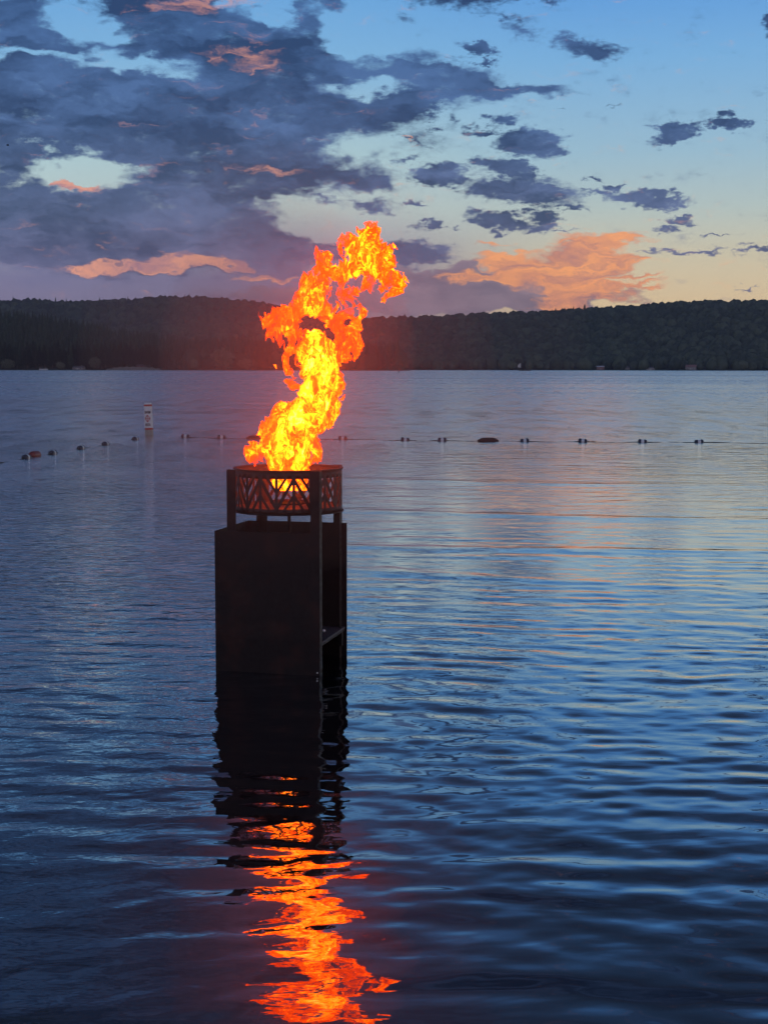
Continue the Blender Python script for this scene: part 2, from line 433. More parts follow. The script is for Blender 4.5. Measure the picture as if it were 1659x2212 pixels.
sp_x = t.nodes.new('ShaderNodeSeparateXYZ'); t.links.new(geo.outputs['Position'], sp_x.inputs[0])
lee = mrange(sp_x.outputs[0], -1.5, 0.2, 4.6, 0.0, tree=t)
gust = mathn('ADD', gust, lee, tree=t)
f1 = mrange(dist, 6, 17, 0.0007, 0.0045, tree=t)
hh = mathn('MULTIPLY', mathn('MULTIPLY', n1, f1, tree=t), gust, tree=t)
hh = mathn('MULTIPLY_ADD', n2, mrange(dist, 8, 60, 0.004, 0.045, tree=t), hh, tree=t)
hh = mathn('MULTIPLY_ADD', n3, mrange(dist, 11, 110, 0.0, 0.15, tree=t), hh, tree=t)
bn = t.nodes.new('ShaderNodeBump'); bn.inputs['Strength'].default_value = 1.0; bn.inputs['Distance'].default_value = 1.0
t.links.new(hh, bn.inputs['Height']); t.links.new(bn.outputs[0], b.inputs['Normal'])
t.links.new(rgh, b.inputs['Roughness'])
gl = t.nodes.new('ShaderNodeBsdfGlossy'); gl.inputs['Color'].default_value = (1, .96, .96, 1)
t.links.new(rgh, gl.inputs['Roughness']); t.links.new(bn.outputs[0], gl.inputs['Normal'])
lw = t.nodes.new('ShaderNodeFresnel'); lw.inputs['IOR'].default_value = 2.0; t.links.new(bn.outputs[0], lw.inputs['Normal'])
mxw = t.nodes.new('ShaderNodeMixShader'); t.links.new(mathn('MULTIPLY', mathn('POWER', lw.outputs[0], 0.95, tree=t), 1.0, tree=t), mxw.inputs[0])
t.links.new(b.outputs[0], mxw.inputs[1]); t.links.new(gl.outputs[0], mxw.inputs[2])
t.links.new(mxw.outputs[0], t.nodes['Material Output'].inputs['Surface'])
water = mesh_obj('water', vv, ff, m, smooth=True)
tag(water, kind='structure')

# lake bed, so the water sheet lies on ground
bed_m = simple('lake_bed', (0.12, 0.10, 0.07), 0.9)
tag(mesh_obj('ground', [(-14000, -14000, -0.9), (14000, -14000, -0.9), (14000, 14000, -0.9), (-14000, 14000, -0.9)], [(0, 1, 2, 3)], bed_m), kind='structure')

# ------------------------------------------------------------------ hills and forests
def interp(px, tab):
    a = np.array(tab, float); return np.interp(px, a[:, 0], a[:, 1])
def ridge_fn(tab, Dr, tree_h):
    """height of the ground on the ridge for an azimuth"""
    def f(azv):
        px = 829.5 + np.tan(azv) * F
        py = interp(px, tab)
        return (796 - py) / F * Dr - tree_h + CAM_H
    return f
hill_m = simple('hill_ground', (0.030, 0.036, 0.022), 0.95, var=0.4, scale=0.02)

def make_hill(tab, Ds, Dr, tree_h, a0, a1, seed, end_fade=True, shore_wob=60):
    rf = ridge_fn(tab, Dr, tree_h)
    A = np.linspace(R(a0), R(a1), 150); T = np.concatenate([np.linspace(0, 1, 26), np.linspace(1.06, 1.6, 8)])
    AA, TT = np.meshgrid(A, T)
    def height(azv, tt):
        rz = np.maximum(rf(azv), 1.0)
        s = np.clip(tt, 0, 1); prof = 0.35 * s + 0.65 * s * s * (3 - 2 * s)
        z = rz * prof * np.where(tt > 1, 1 - (tt - 1) * 0.9, 1)
        z = z + fbm(azv * 30 + seed, tt * 3.0 + 0.0 * azv, 0 * azv + seed, 4) * 9 * np.clip(tt * 4, 0, 1) * np.clip((1.0 - tt) * 3, 0.0, 1)
        return np.maximum(z + 0.5, 0.4)
    def rad(azv, tt):
        sh = Ds + fbm(azv * 14 + seed, 0 * azv, 0 * azv, 3) * shore_wob
        return sh + (Dr - sh) * tt
    Z = height(AA, TT); RRr = rad(AA, TT)
    XX, YY = RRr * np.sin(AA), RRr * np.cos(AA)
    n0, n1_ = AA.shape
    v = np.stack([XX, YY, Z], -1).reshape(-1, 3)
    v0 = v[:n1_].copy(); v0[:, :2] *= 0.9995; v0[:, 2] = -1.0
    v = np.concatenate([v0, v])
    i = (np.arange(n0)[:, None] * n1_ + np.arange(n1_ - 1)[None, :]).ravel()
    f = np.stack([i, i + 1, i + n1_ + 1, i + n1_], -1)
    o = mesh_obj('hill', v, f, hill_m, smooth=True); tag(o, kind='structure')
    return height, rad

# crown shapes used for the far woods
def ico(sub, seed, sq=1.0, amp=0.28):
    bm = bmesh.new(); bmesh.ops.create_icosphere(bm, subdivisions=sub, radius=1.0)
    bm.verts.ensure_lookup_table()
    v = np.array([x.co[:] for x in bm.verts], np.float32); f = np.array([[q.index for q in x.verts] for x in bm.faces], np.int32); bm.free()
    r = 1 + amp * fbm(v[:, 0] * 1.7 + seed, v[:, 1] * 1.7, v[:, 2] * 1.7 + seed, 3, 0.7) * 1.6
    v = v * r[:, None]; v[:, 2] *= sq
    return v, f
def cone_tree(seed, n=9, layers=6):
    rs = random.Random(seed); V = []; Fc = []
    for l in range(layers):
        z0 = l / layers * 1.8 - 0.8; rad = (1 - l / layers) * 0.55 + 0.07
        base = len(V)
        V.append((0, 0, z0 + 2.4 / layers + 0.15))
        for i in range(n):
            a = 2 * math.pi * i / n + l; q = rad * (0.65 + 0.6 * rs.random())
            V.append((q * math.cos(a), q * math.sin(a), z0 - 0.12 * rs.random()))
        for i in range(n): Fc.append((base, base + 1 + i, base + 1 + (i + 1) % n))
    return np.array(V, np.float32), np.array(Fc, np.int32)
CROWNS = [ico(2, s, q) for s, q in ((1, 1.0), (4, 1.15), (9, 0.85), (13, 1.3))]
CONES = [cone_tree(s) for s in (1, 2, 3)]

def foliage_mat(name, lo, hi):
    m, t, b = newmat(name)
    at = t.nodes.new('ShaderNodeAttribute'); at.attribute_name = 'tint'
    oi = t.nodes.new('ShaderNodeObjectInfo')
    s = mathn('ADD', at.outputs['Fac'], mathn('MULTIPLY', oi.outputs['Random'], 0.5, tree=t), tree=t, clamp=True)
    geo = t.nodes.new('ShaderNodeNewGeometry')
    nz = noise(geo.outputs['Position'], 0.35, 4, 0.7, tree=t)
    s = mathn('MULTIPLY_ADD', mathn('SUBTRACT', nz, 0.5, tree=t), 1.3, s, tree=t, clamp=True)
    t.links.new(mixc(s, lo, hi, tree=t), b.inputs['Base Color'])
    b.inputs['Roughness'].default_value = 0.8; b.inputs['Specular IOR Level'].default_value = 0.2
    return m
fol_far = foliage_mat('far_foliage', (0.014, 0.025, 0.020), (0.11, 0.13, 0.075))
fol_pine = foliage_mat('pine_foliage', (0.016, 0.026, 0.018), (0.055, 0.070, 0.040))
fol_pale = foliage_mat('pale_foliage', (0.14, 0.15, 0.10), (0.27, 0.27, 0.18))

CLEAR = {'far_woods': [(1293,13,.05),(1352,11,.055),(1402,14,.045),(1489,16,.05),(1566,9,.11)], 'shore_woods': [(307,14,.11),(174,12,.09)]}
def forest(name, label, hfun, rfun, a0, a1, t0, t1, count, size, seed, cone_share, mat, ridge_rows=0):
    g = np.random.default_rng(seed)
    VV, FF, TI = [], [], []; off = 0
    azv = g.uniform(R(a0), R(a1), count); tv = g.uniform(t0, t1, count)
    if ridge_rows:
        azr = g.uniform(R(a0), R(a1), ridge_rows); tr = g.uniform(0.95, 1.02, ridge_rows)
        azv = np.concatenate([azv, azr]); tv = np.concatenate([tv, tr])
    h = hfun(azv, tv); r = rfun(azv, tv)
    sz = size * g.uniform(0.65, 1.25, len(azv)); kind = g.random(len(azv)); tn = g.uniform(0, 0.75, len(azv)) ** 1.5
    for i in range(len(azv)):
        if any(abs(math.tan(azv[i]) * F + 829.5 - cpx) < cw and tv[i] < ct for cpx, cw, ct in CLEAR.get(name, ())): continue
        cone = kind[i] < cone_share
        v, f = (CONES[i % 3] if cone else CROWNS[i % 4])
        a = g.uniform(0, 6.28); ca, sa = math.cos(a), math.sin(a)
        s = sz[i]; zz = 1.5 if cone else 1.05
        w = np.empty_like(v)
        w[:, 0] = (v[:, 0] * ca - v[:, 1] * sa) * s; w[:, 1] = (v[:, 0] * sa + v[:, 1] * ca) * s; w[:, 2] = v[:, 2] * s * zz
        w[:, 0] += r[i] * math.sin(azv[i]); w[:, 1] += r[i] * math.cos(azv[i]); w[:, 2] += h[i] + s * (0.8 if not cone else 1.25)
        VV.append(w); FF.append(f + off); off += len(v); TI.append(np.full(len(v), tn[i], np.float32))
    o = mesh_obj(name, np.concatenate(VV), np.concatenate(FF), mat)
    at = o.data.attributes.new('tint', 'FLOAT', 'POINT'); at.data.foreach_set('value', np.concatenate(TI))
    tag(o, label, 'forest', kind='stuff')
    return o

RIGHT = [(-200,720),(300,712),(600,696),(770,690),(900,687),(1000,681),(1100,678),(1180,675),(1250,671),(1350,665),(1450,658),(1550,655),(1659,656),(2000,652),(2600,668),(3200,700)]
LEFT = [(-1600,720),(-900,690),(-300,668),(0,657),(60,654),(130,656),(200,657),(300,650),(350,646),(430,645),(500,649),(560,656),(620,665),(700,677),(780,688),(900,702),(1000,716),(1200,740)]
NEAR = [(-1600,700),(-600,690),(0,690),(60,693),(120,701),(200,712),(260,727),(330,738),(430,748),(560,754),(660,764),(760,778),(840,792)]
hr, rr_ = make_hill(RIGHT, 2150, 3000, 17, -17, 38, 2.0)
hl, rl_ = make_hill(LEFT, 2600, 3700, 20, -38, 8, 7.0)
hn, rn_ = make_hill(NEAR, 1500, 1950, 21, -38, 1.0, 5.0, shore_wob=25)
forest('far_woods', 'dark mixed woods covering the long hill on the right shore', hr, rr_, -15, 22, 0.0, 1.0, 11500, 8.0, 5, 0.0, fol_far, 1500)
forest('distant_woods', 'dusky woods on the rounded hill behind the left shore', hl, rl_, -20, 4, 0.15, 1.0, 8000, 9.0, 6, 0.01, fol_far, 900)
forest('shore_woods', 'dark conifer woods rising behind the left shoreline', hn, rn_, -19, 0.6, 0.06, 1.0, 4200, 8.5, 7, 0.75, fol_pine, 500)

# individual conifers along the left waterline
bark = simple('bark', (0.10, 0.07, 0.05), 0.9)
def make_pine(seed):
    rs = random.Random(seed)
    root = empty('pine_tree', (0, 0, 0))
    MB().tube([(0, 0, -0.5), (0.1, 0, 9), (0, 0.1, 23)], [0.38, 0.25, 0.06], 7).build('trunk', bark, root)
    V = []; Fc = []
    for k in range(130):
        z = 5 + 18.8 * (k / 130.0); reach = (1 - (z - 5) / 19.5) ** 0.8 * 4.2 * rs.uniform(0.5, 1.1) + 0.25
        a = rs.uniform(0, 6.283); drop = -0.18 * reach
        p0 = Vector((0, 0, z)); p1 = Vector((math.cos(a) * reach, math.sin(a) * reach, z + drop))
        sd_ = Vector((-math.sin(a), math.cos(a), 0)) * (0.32 * reach + 0.25)
        for q in range(3):
            t0, t1 = q / 3, (q + 1) / 3
            c0, c1 = p0.lerp(p1, t0), p0.lerp(p1, t1); b_ = len(V); w = rs.uniform(0.7, 1.25) * (1 - 0.35 * q)
            V += [c0 + Vector((0, 0, .35)), c1 + sd_ * w + Vector((0, 0, rs.uniform(-.5, .1))), c1 + Vector((0, 0, rs.uniform(.1, .5))), c1 - sd_ * w + Vector((0, 0, rs.uniform(-.5, .1))), (c0 + c1) / 2 - Vector((0, 0, .35))]
            Fc += [(b_, b_ + 1, b_ + 2), (b_, b_ + 2, b_ + 3), (b_ + 1, b_ + 4, b_ + 2), (b_ + 2, b_ + 4, b_ + 3), (b_, b_ + 4, b_ + 1), (b_, b_ + 3, b_ + 4)]
    mesh_obj('crown', V, Fc, fol_pine, root)
    return tag(root, 'tall dark conifer in the front row of the wooded left shore', 'pine tree', 'conifers along the left shoreline')
def copy_tree(o, parent=None):
    c = o.copy(); C.objects.link(c)
    if parent: c.parent = parent
    for ch in o.children: copy_tree(ch, c)
    return c
protos = [make_pine(s) for s in (1, 2, 3)]
rp = random.Random(21)
npine = 130
for i in range(npine):
    o = protos[i] if i < 3 else copy_tree(protos[i % 3])
    px = -20 + 620 * (i + rp.uniform(-0.4, 0.4)) / npine
    if 395 < px < 500: px += 0
    a = math.atan((px - 829.5) / F); tt = rp.uniform(0.02, 0.09)
    aa = np.array([a]); ta = np.array([tt])
    if 370 < px < 560: tt = rp.uniform(0.09, 0.14); ta = np.array([tt])
    r_ = float(rn_(aa, ta)[0]); z_ = float(hn(aa, ta)[0])
    s = rp.uniform(0.72, 1.12) * (1.05 if px < 330 else 0.85)
    o.location = (r_ * math.sin(a), r_ * math.cos(a), z_ - 0.3)
    o.scale = (s * rp.uniform(.95, 1.25), s * rp.uniform(.95, 1.25), s); o.rotation_euler = (0, 0, rp.uniform(0, 6.28))
# a few taller firs standing out of the right-hand ridge
for px, s in ((1188, .8), (1196, .9), (1206, .75), (1216, .85), (1234, .95), (1246, .9), (1258, 1.1), (1272, .8), (1285, .9), (873, 1.0)):
    o = copy_tree(protos[0]); o['group'] = 'firs on the skyline'; o['label'] = 'small fir breaking the skyline of the right hill'
    a = math.atan((px - 829.5) / F); aa = np.array([a]); ta = np.array([1.0])
    r_ = float(rr_(aa, ta)[0]); z_ = float(hr(aa, ta)[0])
    o.location = (r_ * math.sin(a), r_ * math.cos(a), z_ + 1); o.scale = (s * 1.5, s * 1.5, s)

def shore_pt(px, fun=(hn, rn_), tt=0.02):
    a = math.atan((px - 829.5) / F); aa = np.array([a]); ta = np.array([tt])
    r_ = float(fun[1](aa, ta)[0]); z_ = float(fun[0](aa, ta)[0])
    return Vector((r_ * math.sin(a), r_ * math.cos(a), z_))
def bushy(px, wid, hgt, label, seed, fun=(hn, rn_), tt=0.012):
    rs = np.random.default_rng(seed)
    p = shore_pt(px, fun, tt); root = empty('broadleaf_tree', p - Vector((0, 0, .3)))
    MB().tube([(0, 0, -.2), (.1, 0, hgt * .5), (.2, .1, hgt * .8)], [.22, .15, .06], 6).build('trunk', bark, root)
    n = 700; u = rs.normal(size=(n, 3)); u /= np.linalg.norm(u, axis=1)[:, None]
    u *= rs.uniform(.45, 1.0, (n, 1)) * (1 + .3 * fbm(u[:, 0] * 2 + seed, u[:, 1] * 2, u[:, 2] * 2, 2))[:, None]
    ctr = u * np.array([wid / 2, wid / 2, hgt * .45]) + np.array([0, 0, hgt * .55])
    q = rs.normal(size=(n, 3, 3)) * wid * .055
    v = (ctr[:, None, :] + q).reshape(-1, 3)
    mesh_obj('crown', v, np.arange(n * 3).reshape(-1, 3), fol_pale, root)
    tag(root, label, 'tree')
bushy(21, 13, 10, 'pale rounded bush at the far left end of the shoreline', 1)
bushy(134, 8, 8, 'small pale bush at the shore right of the pontoon boat', 2)
bushy(208, 12, 13, 'pale pointed tree on the shore left of the sandy beach', 3)
bushy(422, 8, 12, 'slim pale tree on the shore right of the beach', 4)
bushy(483, 24, 22, 'largest pale round tree on the shore, nearest the flame', 5)
bushy(531, 14, 12, 'low pale bush beside the largest pale shore tree', 6)

# beach
sand = simple('sand', (0.30, 0.26, 0.20), 0.9, var=0.35, scale=0.3)
bv = []; bf = []; nb = 60
for i in range(nb + 1):
    px = 232 + (350 - 232) * i / nb; w = math.sin(math.pi * i / nb) ** .5
    a = math.atan((px - 829.5) / F); r0 = float(rn_(np.array([a]), np.array([0.0]))[0]) - 6
    for k, (dr_, z_) in enumerate(((0, -.3), (3, .35), (9, 1.0 * w + .5), (18, 2.9 * w + .6 + .4 * math.sin(i * .9)))):
        bv.append(((r0 + dr_) * math.sin(a), (r0 + dr_) * math.cos(a), z_))
for i in range(nb):
    for k in range(3):
        q = i * 4 + k; bf.append((q, q + 4, q + 5, q + 1))
tag(mesh_obj('beach', bv, bf, sand, smooth=True), kind='structure')

# shore cottages
wallp = simple('pale_wall', (0.42, 0.38, 0.36), 0.8); wallr = simple('red_wall', (0.30, 0.14, 0.12), 0.8); roofm = simple('roof_grey', (0.16, 0.15, 0.16), 0.8)
roofr = simple('roof_rust', (0.33, 0.17, 0.15), 0.8); dark = simple('dark_glass', (0.02, 0.022, 0.03), 0.15); trim = simple('white_trim', (0.7, 0.68, 0.66), 0.6)
def cottage(px, w, d, h, rh, wm, rm, label, fun, tt, turn, lift=0.0):
    p = shore_pt(px, fun, tt); root = empty('cottage', p + Vector((0, 0, -.4 + lift)), turn)
    MB().box((0, 0, h / 2), (w, d, h)).build('wall', wm, root)
    e = .5
    V = [(-w / 2 - e, -d / 2 - e, h - .15), (w / 2 + e, -d / 2 - e, h - .15), (w / 2 + e, d / 2 + e, h - .15), (-w / 2 - e, d / 2 + e, h - .15), (-w / 2 - e, 0, h + rh), (w / 2 + e, 0, h + rh)]
    rf = mesh_obj('roof', V, [(0, 1, 5, 4), (2, 3, 4, 5), (0, 4, 3), (1, 2, 5), (3, 2, 1, 0)], rm, root)
    MB().box((w * .25, d * .12, h + rh * .8), (.8, .8, 1.8)).build('chimney', wm, rf)
    for k in range(3):
        x = -w * .32 + k * w * .32
        if k == 1:
            dr = MB().box((x, -d / 2 - .03, 1.05), (1.0, .1, 2.1)).build('door', trim, root)
        else:
            fr = MB().box((x, -d / 2 - .03, h * .55), (1.7, .1, 1.3)).build('window', trim, root)
            MB().box((x, -d / 2 - .1, h * .55), (1.4, .06, 1.0)).build('pane', dark, fr)
    tag(root, label, 'house')
cottage(307, 9, 6, 3.2, 1.8, wallr, roofm, 'small dark red cottage above the sandy beach on the left shore', (hn, rn_), 0.045, .2)
cottage(174, 11, 6, 2.6, 1.4, wallp, roofm, 'low pale cottage between the pines at left shore', (hn, rn_), 0.03, -.3)
cottage(1293, 11, 7, 4.6, 1.5, wallr, trim, 'boxy reddish house on the right shore, leftmost house there', (hr, rr_), 0.012, .1)
cottage(1352, 9, 6, 3.2, 2.4, wallp, roofm, 'pale gabled cottage among trees just right of the reddish house', (hr, rr_), 0.02, 1.3)
cottage(1402, 12, 7, 2.8, 2.0, wallp, roofm, 'long low grey cottage near the waterline in mid right shore', (hr, rr_), 0.008, -.25)
cottage(1489, 15, 8, 4.0, 3.2, wallp, roofr, 'wide house with rusty pink roof on the right shore', (hr, rr_), 0.015, -.5)
cottage(1566, 7, 6, 2.6, 1.6, trim, trim, 'tiny pale cottage up the slope, rightmost house', (hr, rr_), 0.08, .2, 4)

# ------------------------------------------------------------------ boats
hullm = simple('boat_white', (0.62, 0.60, 0.56), 0.4); tubem = simple('pontoon_metal', (0.35, 0.36, 0.38), 0.35, 0.6); canv = simple('canvas_grey', (0.30, 0.30, 0.33), 0.9); hulld = simple('boat_dark', (0.06, 0.045, 0.05), 0.5)
bp = ground(95, 801.5); bp = Vector((bp.x / bp.y * 1300, 1300, 0))
pb = empty('pontoon_boat', bp, .05)
for yy in (-1.0, 1.0):
    MB().tube([(-3.9, yy, .15), (-3.4, yy, .12), (3.2, yy, .12), (3.9, yy, .5)], [.3, .4, .4, .1], 10).build('pontoon', tubem, pb, True)
MB().box((0, 0, .58), (7.6, 2.5, .12)).build('deck', hullm, pb)
mb = MB()
for yy in (-1.2, 1.2): mb.box((0, yy, 1.05), (6.8, .05, .8))
for xx in (-3.4, 3.4): mb.box((xx, 0, 1.05), (.05, 2.34, .8))
mb.build('railing', hullm, pb)
MB().box((-.4, 0, 2.75), (5.6, 2.5, .14), bevel=.04).build('canopy', canv, pb)
mb = MB()
for xx in (-3.0, 2.2):
    for yy in (-1.15, 1.15): mb.tube([(xx, yy, .64), (xx, yy, 2.68)], .05, 6)
mb.build('canopy_frame', tubem, pb)
MB().box((-2.2, 0, 1.0), (1.2, 1.6, .7), bevel=.08).build('bench', canv, pb)
MB().box((-3.9, 0, .8), (.5, .5, 1.1), bevel=.1).build('outboard_motor', hulld, pb)
tag(pb, 'small pale pontoon boat with a flat canopy off the left shore', 'boat')

mpnt = ground(1137, 803); mpnt = Vector((mpnt.x / mpnt.y * 1500, 1500, 0))
mbt = empty('motor_boat', mpnt, .1)
V = []; sec = [(-4.4, 1.0, .75), (-2, 1.15, .75), (1.2, 1.1, .8), (3.2, .7, .95), (4.6, .05, 1.2)]
for x, w, h in sec: V += [(x, -w, h), (x, -w * .8, .1), (x, 0, -.15), (x, w * .8, .1), (x, w, h), (x, 0, h - .08)]
Fc = []
for s_ in range(4):
    for k in range(6):
        a_, b_ = s_ * 6 + k, s_ * 6 + (k + 1) % 6; Fc.append((a_, a_ + 6, b_ + 6, b_))
Fc.append((0, 1, 2, 3, 4, 5))
mesh_obj('hull', V, Fc, hulld, mbt)
MB().box((.9, 0, 1.15), (1.6, 1.5, .6), bevel=.1).build('windscreen', dark, mbt)
MB().box((-1.8, 0, .95), (1.1, 1.4, .5), bevel=.08).build('seat', canv, mbt)
MB().box((-4.6, 0, .6), (.5, .5, 1.2), bevel=.1).build('outboard_motor', hulld, mbt)
tag(mbt, 'low dark motorboat moored off the right shore', 'boat')
sp_ = ground(1124, 802.6); sp_ = Vector((sp_.x / sp_.y * 1560, 1560, 0))
sb = empty('sailboat', sp_, .5)
V = []; sec = [(-2.0, .5, .45), (-.5, .65, .45), (1.0, .5, .5), (2.2, .04, .6)]
for x, w, h in sec: V += [(x, -w, h), (x, -w * .7, 0), (x, 0, -.1), (x, w * .7, 0), (x, w, h), (x, 0, h - .04)]
Fc = [(s_ * 6 + k, s_ * 6 + k + 6, s_ * 6 + (k + 1) % 6 + 6, s_ * 6 + (k + 1) % 6) for s_ in range(3) for k in range(6)] + [(0, 1, 2, 3, 4, 5)]
mesh_obj('hull', V, Fc, hulld, sb)
MB().tube([(.4, 0, .3), (.4, 0, 8.3)], .07, 6).build('mast', hulld, sb)
V = []
for i in range(9):
    z = 3.2 + 4.9 * i / 8; w = 4.2 * (1 - .0 * i / 8) * math.sin(math.pi * (.25 + .75 * (1 - i / 8)) * .62) * (1 - i / 8 * .15) - (.9 if i > 5 else 0)
    for k in range(5): V.append((.3 - w * k / 4, .5 * math.sin(math.pi * k / 4), z + (1 - i / 8) * .5 * k / 4))
    for k in range(5): V.append((.3 - w * k / 4, .5 * math.sin(math.pi * k / 4) + .04, z + (1 - i / 8) * .5 * k / 4))
Fc = []
for i in range(8):
    for k in range(4):
        q = i * 10 + k; Fc += [(q, q + 1, q + 11, q + 10), (q + 5, q + 15, q + 16, q + 6)]
mesh_obj('sail', V, Fc, hullm, sb, smooth=True)
tag(sb, 'tiny dinghy with a pale sail against the dark right shore', 'boat')
# mark buoy far out
q = ground(861, 803.5); q = Vector((q.x / q.y * 800, 800, 0))
mk = empty('marker_buoy', q)
MB().lathe([(.02, -.3), (.45, -.25), (.5, .1), (.4, .35), (.12, .5)], 16, cap=True).build('float', hulld, mk, True)
MB().lathe([(.12, .5), (.1, 1.2), (.22, 1.25), (.22, 1.45), (.03, 1.5)], 12, cap=True).build('topmark', hulld, mk, True)
tag(mk, 'small dark marker buoy far out just right of the flame', 'buoy')

# ------------------------------------------------------------------ swim area buoy
white = simple('buoy_white', (0.86, 0.85, 0.84), 0.45, var=0.08, scale=6); red = simple('buoy_red', (0.50, 0.035, 0.02), 0.45); black = simple('print_black', (0.03, 0.02, 0.025), 0.6); scum = simple('waterline_stain', (0.40, 0.36, 0.31), 0.6)
spb = ground(323, 940)
SB = empty('swim_area_buoy', spb)
SB.rotation_euler = Euler((R(1), R(-1.5), 0))
rb = .13
MB().lathe([(rb, .176), (rb, .915)], 40).build('column', white, SB, True)
MB().lathe([(rb, -.4), (rb, .176)], 40).build('float_base', scum, SB, True)
MB().lathe([(rb, .965), (rb, .985), (rb * .85, 1.02), (.001, 1.025)], 40).build('cap', white, SB, True)
MB().lathe([(rb + .001, .913), (rb + .001, .967)], 40).build('band', red, SB, True)
MB().lathe([(rb + .001, .176), (rb + .001, .232)], 40).build('band', red, SB, True)
def wrap(bm_pts, faces, name, mat, zc, yaw=math.atan2(spb.x, spb.y)):
    # the printed face looks at the beach
    V = []
    for off in (0.0015, 0.0035):
        for x, z in bm_pts:
            th = x / rb; r_ = rb + off
            V.append((r_ * math.sin(th), -r_ * math.cos(th), zc + z))
    n = len(bm_pts); Fc = [tuple(f) for f in faces] + [tuple(i + n for i in f[::-1]) for f in faces]
    ec = {}
    for f in faces:
        for a_, b_ in zip(f, f[1:] + f[:1]): ec.setdefault((min(a_, b_), max(a_, b_)), []).append((a_, b_))
    for e_, l in ec.items():
        if len(l) == 1: a_, b_ = l[0]; Fc.append((b_, a_, a_ + n, b_ + n))
    o = mesh_obj(name, V, Fc, mat, SB); o.rotation_euler = (0, 0, yaw + R(4)); return o
def text_flat(s, h, width):
    cu = bpy.data.curves.new('t', 'FONT'); cu.body = s; cu.align_x = 'CENTER'; cu.size = 1.0; cu.offset = .03; cu.resolution_u = 3
    ob = bpy.data.objects.new('t', cu); C.objects.link(ob)
    bpy.context.view_layer.update()
    me = bpy.data.meshes.new_from_object(ob.evaluated_get(bpy.context.evaluated_depsgraph_get()))
    pts = [(v.co.x, v.co.y) for v in me.vertices]; fs = [list(p.vertices) for p in me.polygons]
    bpy.data.objects.remove(ob); bpy.data.curves.remove(cu); bpy.data.meshes.remove(me)
    xs = [p[0] for p in pts]; ys = [p[1] for p in pts]; cx, cy_ = (min(xs) + max(xs)) / 2, (min(ys) + max(ys)) / 2
    return [((x - cx) / (max(xs) - min(xs)) * width, (y - cy_) / (max(ys) - min(ys)) * h) for x, y in pts], fs
for s_, zc in (('SWIM', .723), ('AREA', .335)):
    p_, f_ = text_flat(s_, .095, .20 if s_ == 'SWIM' else .19)
    wrap(p_, f_, 'lettering', black, zc)
pts = []; fs = []
def quad_strip(loop_a, loop_b):
    n = len(loop_a); b0 = len(pts)
    pts.extend(loop_a); pts.extend(loop_b)
    for i in range(n): j = (i + 1) % n; fs.append([b0 + i, b0 + j, b0 + n + j, b0 + n + i])
def diamond(w, h, n=8):
    c_ = [(0, -h), (w, 0), (0, h), (-w, 0)]; o_ = []
    for i in range(4):
        a_, b_ = c_[i], c_[(i + 1) % 4]
        for k in range(n): o_.append((a_[0] + (b_[0] - a_[0]) * k / n, a_[1] + (b_[1] - a_[1]) * k / n))
    return o_
quad_strip(diamond(.095, .122), diamond(.070, .092))
b0 = len(pts)
for i in range(9):
    x = -.066 + .132 * i / 8; pts.extend([(x, -.008), (x, .008)])
for i in range(8): fs.append([b0 + 2 * i, b0 + 2 * i + 2, b0 + 2 * i + 3, b0 + 2 * i + 1])
for z0, z1 in ((-.088, -.0085), (.0085, .088)):
    b0 = len(pts); pts.extend([(-.008, z0), (.008, z0), (.008, z1), (-.008, z1)]); fs.append([b0, b0 + 1, b0 + 2, b0 + 3])
wrap(pts, fs, 'diamond_emblem', red, .53)
tag(SB, 'white cylindrical swim area buoy with red bands standing in the lake', 'buoy')

# ------------------------------------------------------------------ float line
navy = simple('float_navy', (0.03, 0.035, 0.06), 0.45); fwhite = simple('float_white', (0.82, 0.82, 0.80), 0.45); foam = simple('brown_foam', (0.11, 0.045, 0.038), 0.85, var=.4, bump=.6, scale=30); redfoam = simple('red_vinyl', (0.26, 0.055, 0.05), 0.45, var=.25)
ropem = simple('rope_dark', (0.05, 0.045, 0.05), 0.8)
def X_axis_rot(a): return Matrix.Rotation(a, 4, 'Z') @ Matrix.Rotation(R(90), 4, 'Y')
def make_float():
    root = empty('lane_float', (0, 0, 0)); M = Matrix.Rotation(R(90), 4, 'Y'); r_ = .078
    for s_ in (-1, 1):
        prof = [(.018, -.128), (.05, -.125), (r_ * .92, -.112), (r_, -.09), (r_, -.042)]
        MB().lathe(prof, 22, (M if s_ > 0 else Matrix.Rotation(math.pi, 4, 'Z') @ M), cap=False).build('end_cap', navy, root, True)
    MB().lathe([(r_ - .002, -.042), (r_ - .004, 0), (r_ - .002, .042)], 22, M).build('band', fwhite, root, True)
    return root
left_pts = [(-60, 1007), (0, 998), (58, 987), (115, 978), (176, 967), (229, 958), (293, 947)]
right_pts = [(392, 942), (401, 942), (479, 944), (553, 944.5), (741, 946.5), (875, 948.5), (955, 949.5), (1054, 950), (1133, 951), (1258, 952), (1387, 952.5), (1509, 953), (1700, 955)]
fl = make_float(); first = True
def place(px, py, ang, label, z=.022, tilt=0.0):
    global first
    o = fl if first else copy_tree(fl); first = False
    p = ground(px, py + 3.5); o.location = (p.x, p.y, z); o.rotation_euler = (0, tilt, ang)
    tag(o, label, 'float', 'striped floats on the swim line')
def gdir(a_, b_):
    d = ground(*b_) - ground(*a_); return math.atan2(d.y, d.x)
lab_l = {58: 'striped navy and white float nearest the red-brown cylinder float', 115: 'striped float just right of the red-brown cylinder float', 176: 'striped float midway along the left slanting rope',
         229: 'striped float second from the swim area buoy on the left rope', 293: 'striped float just left of the white swim area buoy'}
for (px, py), lab in zip(left_pts[2:], lab_l.values()):
    place(px, py, gdir(left_pts[2], left_pts[6]) - .12, lab)
